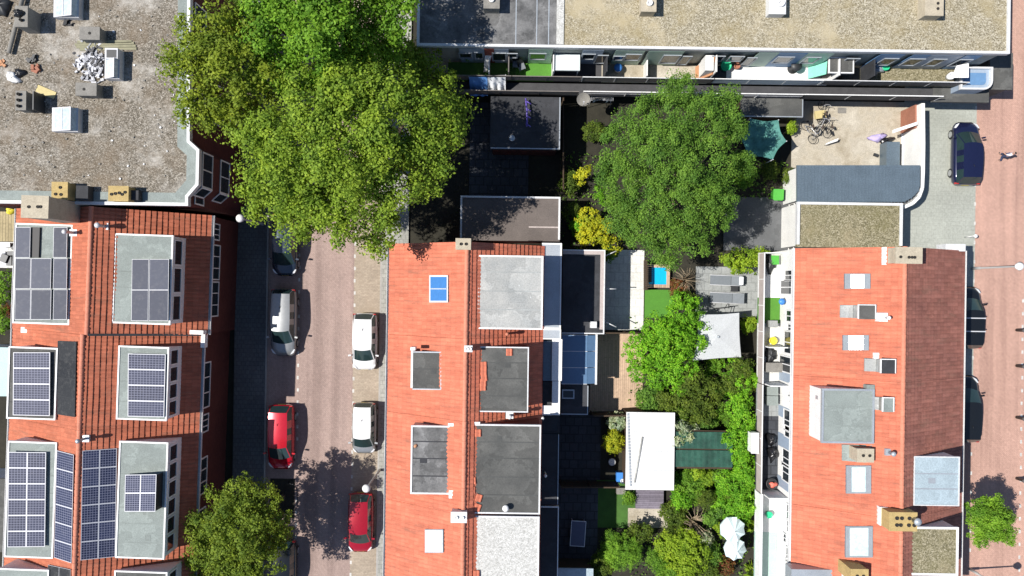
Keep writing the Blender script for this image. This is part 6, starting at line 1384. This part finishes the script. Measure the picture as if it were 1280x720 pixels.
# ================================================================== STREET
cg = 'cars parked along the west street'
red = paintmat('red_car_paint', (.50,.008,.025), .25, .25); red2 = paintmat('dark_red_car_paint', (.36,.006,.02), .25, .25); silver = paintmat('silver_car_paint', (.34,.355,.365), .5, .35); grey = paintmat('warm_silver_car_paint', (.26,.27,.275), .5, .35); white_ = paintmat('white_car_paint', (.66,.67,.68), .0, .25); navy = paintmat('navy_car_paint', (.012,.016,.055), .3, .2); blk = paintmat('black_car_paint', (.012,.014,.016), .3, .2); tealblk = paintmat('dark_blue_grey_car_paint', (.03,.045,.07), .4, .25)
car('dark blue grey car half hidden under the big plane tree', 356.5, 306, 4.3, 1.76, 1.45, tealblk, 1, 'hatch', group=cg)
car('silver grey estate car standing at the edge of the house shadow', 355, 403, 4.65, 1.78, 1.5, grey, 1, 'wagon', group=cg)
car('bright red car on the shaded side of the street', 351.5, 546, 4.5, 1.80, 1.48, red, 1, 'hatch', group=cg)
car('dark car mostly covered by the street tree at the lower edge', 355, 712, 4.2, 1.76, 1.46, blk, 1, 'hatch', group=cg)
car('white hatchback parked beside the tiled house fronts', 456, 427, 3.95, 1.72, 1.45, white_, 1, 'hatch', group=cg)
car('small silver hatchback with a white roof behind the dappled red car', 455.5, 535, 3.55, 1.65, 1.50, silver, 1, 'mpv', group=cg, roofmat=white_)
car('dark red car dappled by tree shade near the lamp', 451, 653, 4.15, 1.74, 1.48, red2, 1, 'hatch', group=cg)
cg2 = 'cars parked along the red brick street'
car('navy blue hatchback on the grey plaza', 1207, 192, 4.4, 1.82, 1.5, navy, -1, 'hatch', group=cg2)
car('black car with two silver roof bars half under the eaves', 1209, 397, 4.3, 1.8, 1.48, blk, -1, 'wagon', True, group=cg2)
car('long dark car half hidden by the eaves, behind the car with roof bars', 1206, 511, 4.6, 1.82, 1.46, blk, -1, 'wagon', group=cg2)
lamp_post('street lamp beside the dappled red car', 475, 587); lamp_post('street lamp at the foot of the right-hand red roof on the brick street', 1215, 335.5); lamp_post('street lamp under the plane tree by the dark house fronts', 332, 281); lamp_post('street lamp whose shadow crosses the red brick road at the lower edge', 1212, 711)
person('person in a white top and dark trousers walking on the red brick street', 1249, 197, R(25))
x, y = P(1211,296,.5); t = thing('bollard', 'small white signpost on the plaza edge', 'signpost', (x,y,0)); mb = MB(); mb.tube([(0,0,0),(0,0,1.0)], .04, 8); mb.build('post', MT['white'], t, local=True); mb = MB(); mb.box(0,0,.95,1.25,.34,.05); mb.lathe(0,0,[(.14,1.24),(.12,1.32),(.02,1.36)],12); mb.build('head', MT['white'], t, local=True)
# tree guard hoops
x, y = P(369, 621, .4); t = thing('tree_guard', 'bent steel hoop guarding the street tree', 'tree guard', (x,y,.0)); mb = MB(); mb.tube([(-.5,.95,.0),(-.5,.95,.55),(-.1,.95,.7),(.15,.75,.75),(.25,.5,.75),(.25,-.5,.75),(.15,-.75,.75),(-.1,-.95,.7),(-.5,-.95,.55),(-.5,-.95,0)], .03, 8); mb.build('hoop', MT['darkmetal'], t, local=True)
patch('tree_pit', (338,598,368,648), 'soil', .02)
mb = MB()
for py in (412, 446, 478): pass
MT['basalt'] = surf('basalt', (.10,.10,.10), .8)
for py, lab in ((413,'bollard at the photo edge beside the car with roof bars, upper of the row'),(458,'bollard at the photo edge, second of the row'),(523,'bollard at the photo edge, third of the row'),(600,'bollard at the photo edge, lowest of the row beside the small bright tree')):
    x, y = P(1277,py,.5); mb = MB(); mb.lathe(x,y,[(.11,0),(.10,.7),(.13,.72),(.13,.85),(.05,.92)],12); single('bollard', mb, MT['basalt'], lab, 'bollard', 'bollards along the brick street')
# ================================================================== TREES AND PLANTS
G = lambda *c: c
MT['leaf_plane'] = leafmat('plane_leaves', [(.125,.205,.02),(.215,.33,.036),(.325,.44,.055),(.17,.27,.028)])
MT['leaf_olive'] = leafmat('olive_plane_leaves', [(.13,.18,.018),(.21,.28,.03),(.29,.36,.04),(.17,.23,.025)])
MT['leaf_bright'] = leafmat('bright_leaves', [(.10,.21,.018),(.17,.34,.03),(.26,.43,.05)])
MT['leaf_mid'] = leafmat('mid_green_leaves', [(.08,.17,.026),(.14,.27,.04),(.20,.345,.055)])
MT['leaf_yellow'] = leafmat('yellow_leaves', [(.40,.42,.02),(.55,.52,.03),(.28,.36,.03)])
MT['leaf_ivy'] = leafmat('fresh_ivy_leaves', [(.10,.28,.014),(.18,.43,.024),(.31,.55,.045)])
MT['leaf_dark'] = leafmat('dark_olive_leaves', [(.07,.10,.018),(.12,.18,.025),(.18,.24,.035)])
MT['leaf_lime'] = leafmat('lime_leaves', [(.22,.34,.02),(.34,.46,.04),(.16,.28,.02)])
MT['leaf_varieg'] = leafmat('cream_edged_leaves', [(.08,.16,.03),(.45,.50,.30),(.62,.64,.48),(.12,.22,.05)])
MT['leaf_street'] = leafmat('street_tree_leaves', [(.10,.15,.018),(.18,.255,.03),(.26,.335,.042)])
MT['leaf_small'] = leafmat('light_green_leaves', [(.12,.26,.02),(.20,.38,.035),(.28,.46,.06)])
MT['leaf_red'] = leafmat('red_tinged_leaves', [(.22,.05,.03),(.14,.14,.03),(.35,.07,.05)])
MT['dry'] = surf('dry_stems', (.42,.33,.22), .9, .2)
LIFT = [0.0]
def LB(px, py, z, rpx, fz=.8):
    z = z + LIFT[0]; return LB0(px, py, z, rpx, fz)
def LB0(px, py, z, rpx, fz=.8): return (*P(px,py,z), z, rpx*K(z), rpx*K(z)*fz)
LIFT[0] = 2.2
tree('large plane tree with a broad yellowish green crown over the street and gardens', P(473,206), [LB(*q) for q in ((445,150,10.2,62),(380,205,9.6,58),(495,150,9.4,56),(532,110,2.4,44),(545,165,8.6,38),(470,235,9.0,52),(420,260,8.6,46),(350,225,8.8,46),(335,170,9.2,44),(400,130,10.0,50),(520,210,8.2,44),(475,288,7.6,28),(385,275,7.8,34),(345,260,7.6,30),(500,78,3.0,34),(565,148,7.0,26),(440,200,10.6,50))], .155, MT['leaf_plane'], clump_r=.58, per=62, density=1.25, trunk_r=.42)
tree('plane tree with a darker olive crown overlapping the gravel roof edge', P(318,120), [LB(*q) for q in ((268,60,10.2,46),(245,95,9.8,36),(255,135,9.4,34),(300,95,10.0,46),(285,145,9.0,30),(295,45,9.8,38),(235,70,9.6,24),(325,122,7.6,30))], .16, MT['leaf_olive'], clump_r=.55, per=42, density=1.05, trunk_r=.32)
tree('bright green plane tree at the upper edge, behind the largest crown', P(412,90), [LB(*q) for q in ((350,40,9.8,46),(405,35,10.0,50),(455,30,7.0,46),(490,15,9.0,34),(395,80,9.6,40),(345,85,9.2,36),(335,5,9.4,40),(420,-15,10,50),(480,-25,9,40),(440,72,7.2,36),(478,52,5.0,30),(425,100,8.6,30),(470,85,5.2,30),(445,110,8.0,30))], .17, MT['leaf_bright'], clump_r=.58, per=48, density=1.35, trunk_r=.34)
LIFT[0] = 0
tree('mid green garden tree with dense rounded sprays beside the teal shade sail', P(828,232), [LB(*q) for q in ((845,140,7.4,38),(800,150,7.0,34),(885,155,7.2,36),(915,170,6.4,24),(780,190,6.8,34),(830,195,7.8,42),(875,205,7.6,40),(790,235,6.6,36),(845,255,7.2,42),(890,245,6.6,30),(810,280,6.0,36),(860,295,5.8,34),(900,265,5.6,20),(780,270,5.6,26),(835,310,5.2,26),(760,215,5.8,18),(925,205,5.6,14),(845,118,6.6,22),(900,130,6.4,22))], .11, MT['leaf_mid'], clump_r=.46, per=120, density=.62, trunk_r=.26, aspect=.6, up=.8)
tree('olive green street tree with a round crown standing in a guarded pit', P(353,621), [LB(*q) for q in ((300,655,6.6,44),(265,665,5.8,32),(330,640,6.0,34),(310,620,5.8,30),(275,690,5.8,34),(320,690,5.8,36),(345,665,5.2,22),(300,710,5.6,36),(250,700,5.0,20),(285,630,5.6,26))], .13, MT['leaf_street'], clump_r=.36, per=40, density=.95, trunk_r=.15)
tree('small light green street tree standing beside the right eaves', P(1199,628), [LB(*q) for q in ((1236,652,4.6,22),(1222,640,4.2,16),(1250,662,4.2,17),(1238,632,4.0,15),(1225,665,4.0,15),(1252,645,4.0,12))], .10, MT['leaf_small'], clump_r=.25, per=40, density=1.5, trunk_r=.09)
shrub('yellow leaved shrub at the foot of the garden tree', 745, 285, 27, 3.0, MT['leaf_yellow'], .18, lobes=((738,275,16,2.2),(752,290,16,2.2),(735,295,14,1.6),(765,305,12,1.8),(728,288,9,1.4)), clump_r=.28)
shrub('small yellow leaved sprig standing alone in the dark garden', 728, 218, 12, 2.6, MT['leaf_yellow'], .18, lobes=((731,214,7,2.4),(726,224,7,1.8)), clump_r=.25)
shrub('shaded dark shrub beside the yellow sprig', 712, 230, 16, 1.8, MT['leaf_dark'], .16)
shrub('small dark bush between the garden tree and the walkway', 742, 165, 16, 1.8, MT['leaf_dark'], .15); 
shrub('fresh green climbing mass between the decking and the gazebo', 830, 425, 55, 3.2, MT['leaf_ivy'], .15, lobes=((822,412,20,2.6),(850,395,20,2.6),(835,430,30,3.0),(805,440,24,2.6),(800,462,16,2.2),(845,455,26,2.6),(865,420,20,2.4),(870,385,12,2.0),(852,374,11,1.8),(822,470,16,2.2),(853,480,15,2.2)), clump_r=.26, per=11)
shrub('olive green bush below the gazebo', 870, 490, 32, 3.0, MT['leaf_dark'], .15, lobes=((865,475,18,2.6),(885,490,18,2.4),(860,505,18,2.4),(880,515,15,2.0),(845,495,12,2.0),(832,500,14,2.0)), clump_r=.24, per=11)
shrub('mid green bush hanging over the tan deck boards', 813, 497, 20, 2.2, MT['leaf_mid'], .14)
t = shrub('fresh green ivy hedge along the gallery columns', 925, 560, 30, 3.0, MT['leaf_ivy'], .14, lobes=[(928+random.uniform(-7,5), y_, random.uniform(14,19), random.uniform(1.9,2.5)) for y_ in range(462, 640, 15)]+[(905,600,14,1.6),(900,575,12,1.6)], clump_r=.24, per=11, name='hedge', cat='hedge')
shrub('olive bush with a yellow tinge between the gazebo and the gallery', 922, 470, 20, 3.0, MT['leaf_dark'], .15, lobes=((925,462,15,2.8),(915,478,14,2.4),(932,480,10,2.6)), clump_r=.24, up=.6); shrub('blue green bush beside the yellow tinged olive bush', 905, 485, 15, 2.0, MT['leaf_mid'], .14)
shrub('cream edged shrub at the corner of the white shed', 848, 540, 24, 2.9, MT['leaf_varieg'], .26, aspect=.32, clump_r=.3, per=9); shrub('small cream edged plant beside the white shed corner', 884, 527, 14, 2.0, MT['leaf_mid'], .2, aspect=.4)
shrub('yellow green feathery shrub beside the white shed wall', 768, 552, 17, 2.0, MT['leaf_yellow'], .22, aspect=.3, clump_r=.25); shrub('pale flowering shrub above the yellow feathery shrub', 772, 528, 14, 1.8, MT['leaf_varieg'], .2, aspect=.6)
shrub('round bright green bush near the lower edge', 778, 690, 29, 2.2, MT['leaf_small'], .17, aspect=.28, clump_r=.26, per=14, n=7); shrub('lime green bush beside the round bright bush', 850, 690, 36, 2.2, MT['leaf_lime'], .16, clump_r=.24, per=12, n=8)
shrub('leafy green bush below the green lean-to', 862, 610, 24, 1.8, MT['leaf_bright'], .15, n=6); shrub('leafy bush between the dry stems and the ivy hedge', 905, 628, 22, 1.8, MT['leaf_ivy'], .15, n=6); shrub('dark bush beside the weathered plank deck', 842, 640, 20, 1.6, MT['leaf_dark'], .15)
shrub('green bush left of the weathered plank deck', 785, 623, 9, 1.1, MT['leaf_bright'], .12); shrub('red tinged shrub beside the lower parasol', 905, 705, 16, 1.5, MT['leaf_red'], .13); shrub('green bush around the foot of the parasols', 890, 695, 18, 1.4, MT['leaf_mid'], .13); shrub('cream speckled bush between the dry stems and the parasols', 880, 675, 14, 1.3, MT['leaf_varieg'], .14)
spiky('dry plant of bare pale stems fanning out among the bushes', 868, 655, 26, 1.9, MT['dry'], 34, .022, 'dry_plant', 'dry plant', part='stem'); spiky('palm-like plant with narrow fronds at the gallery, lower edge', 938, 712, 13, 1.7, MT['leaf_lime'], 26, .05, 'palm', 'palm'); spiky('palm-like plant with narrow fronds under the white gallery rail', 940, 655, 13, 2.0, MT['leaf_lime'], 26, .05, 'palm', 'palm')
shrub('leafy green shrub above the loungers', 928, 325, 26, 2.2, MT['leaf_lime'], .16, lobes=((915,322,14,1.9),(935,328,15,1.9),(950,320,10,1.8),(920,332,10,1.4)), clump_r=.24); spiky('dry reddish shrub beside the paddling pool', 858, 350, 20, 1.7, MT['dry'], 46, .016, 'dry_plant', 'dry plant', part='stem'); shrub('red tinged low shrub beside the artificial lawn', 848, 362, 14, 1.2, MT['leaf_red'], .13)
shrub('green shrub with an orange tinge beside the gazebo', 937, 405, 12, 1.8, MT['leaf_lime'], .14); shrub('green plant growing behind the teal sail corner', 990, 160, 8, 1.6, MT['leaf_lime'], .13); shrub('dark bush between the green bin and the metal roof', 985, 220, 11, 1.5, MT['leaf_dark'], .13); shrub('dark bush behind the teal sail', 962, 212, 13, 1.6, MT['leaf_dark'], .13); shrub('dark bush at the left of the round bright bush', 752, 705, 18, 1.4, MT['leaf_dark'], .13)
shrub('green shrub with purple tones in the left edge garden', 4, 372, 20, 2.2, MT['leaf_bright'], .15, lobes=((6,350,12,2),(2,375,14,2),(4,400,13,1.8)), clump_r=.24); shrub('red tinged shrub in the left edge garden', 8, 388, 9, 1.5, MT['leaf_red'], .13)
shrub('plant on the edge of the grassed balcony', 585, 80, 12, 1.2, MT['leaf_mid'], .12).location.z = ZB
rs = random.Random(77); kinds = (('leaf_ivy','bright green'),('leaf_mid','mid green'),('leaf_bright','fresh green'),('leaf_dark','olive green'),('leaf_lime','lime green'))
SP = ((848,600,13,'beside the lower corner of the green lean-to'),(880,592,12,'under the front edge of the green lean-to'),(908,592,13,'at the ivy side of the green lean-to'),(855,628,13,'between the plank deck and the dry stems'),(885,620,15,'above the dry stems'),(918,612,14,'against the gallery above the palm-like plant'),(893,645,12,'right of the dry stems'),(925,640,12,'above the upper parasol'),(842,662,13,'left of the dry stems'),(820,700,14,'between the round bush and the lime bush'),(878,712,16,'below the lime bush at the lower edge'),(835,715,14,'at the lower edge under the lime bush'),(902,660,11,'left of the upper parasol'),(935,625,10,'against the gallery foot'),(800,665,12,'on the path above the round bush'),(760,672,11,'beside the shaded lawn'),(845,512,14,'above the cream edged shrub'),(872,535,12,'beside the cream edged shrub'),(893,458,12,'under the lower edge of the gazebo'),(905,520,13,'between the olive bush and the ivy hedge'),(858,372,10,'beside the dry reddish shrub'),(725,285,12,'left of the yellow leaved shrub'),(715,262,12,'above the yellow leaved shrub in the shade'),(752,245,11,'under the left edge of the garden tree'),(905,230,13,'in the shade below the teal sail'),(930,222,12,'beside the green bin'),(760,315,10,'at the top of the pale patio'))
for i, (px, py, r, where) in enumerate(SP):
    m, w = kinds[rs.randrange(5)]; q = [(px+rs.uniform(-.7,.7)*r, py+rs.uniform(-.7,.7)*r, r*rs.uniform(.4,.75), rs.uniform(.7,1.7)) for _ in range(6)]
    shrub(f'{w} shrub {where}', px, py, r, 1.6, MT[m], rs.choice((.11,.14,.18)), lobes=q, aspect=rs.choice((.35,.55,.8)))
# loose leaf cover on shaded soil
pts = []
for (a,b,c_,d,n_) in ((842,590,945,725,900),(785,660,850,725,300),(700,190,760,312,300),(900,200,985,250,350),(785,395,905,520,400)):
    for i in range(n_): x, y = P(random.uniform(a,c_), random.uniform(b,d)); pts.append((x,y,random.uniform(.03,.35)))
pts = np.array(pts); o = leaf_object('ground_cover', pts, rng.normal(size=pts.shape)*.5+np.array((0,0,1)), .16, MT['leaf_mid']); tag(o, 'low leafy ground cover between the garden bushes', 'ground cover', kind='stuff')
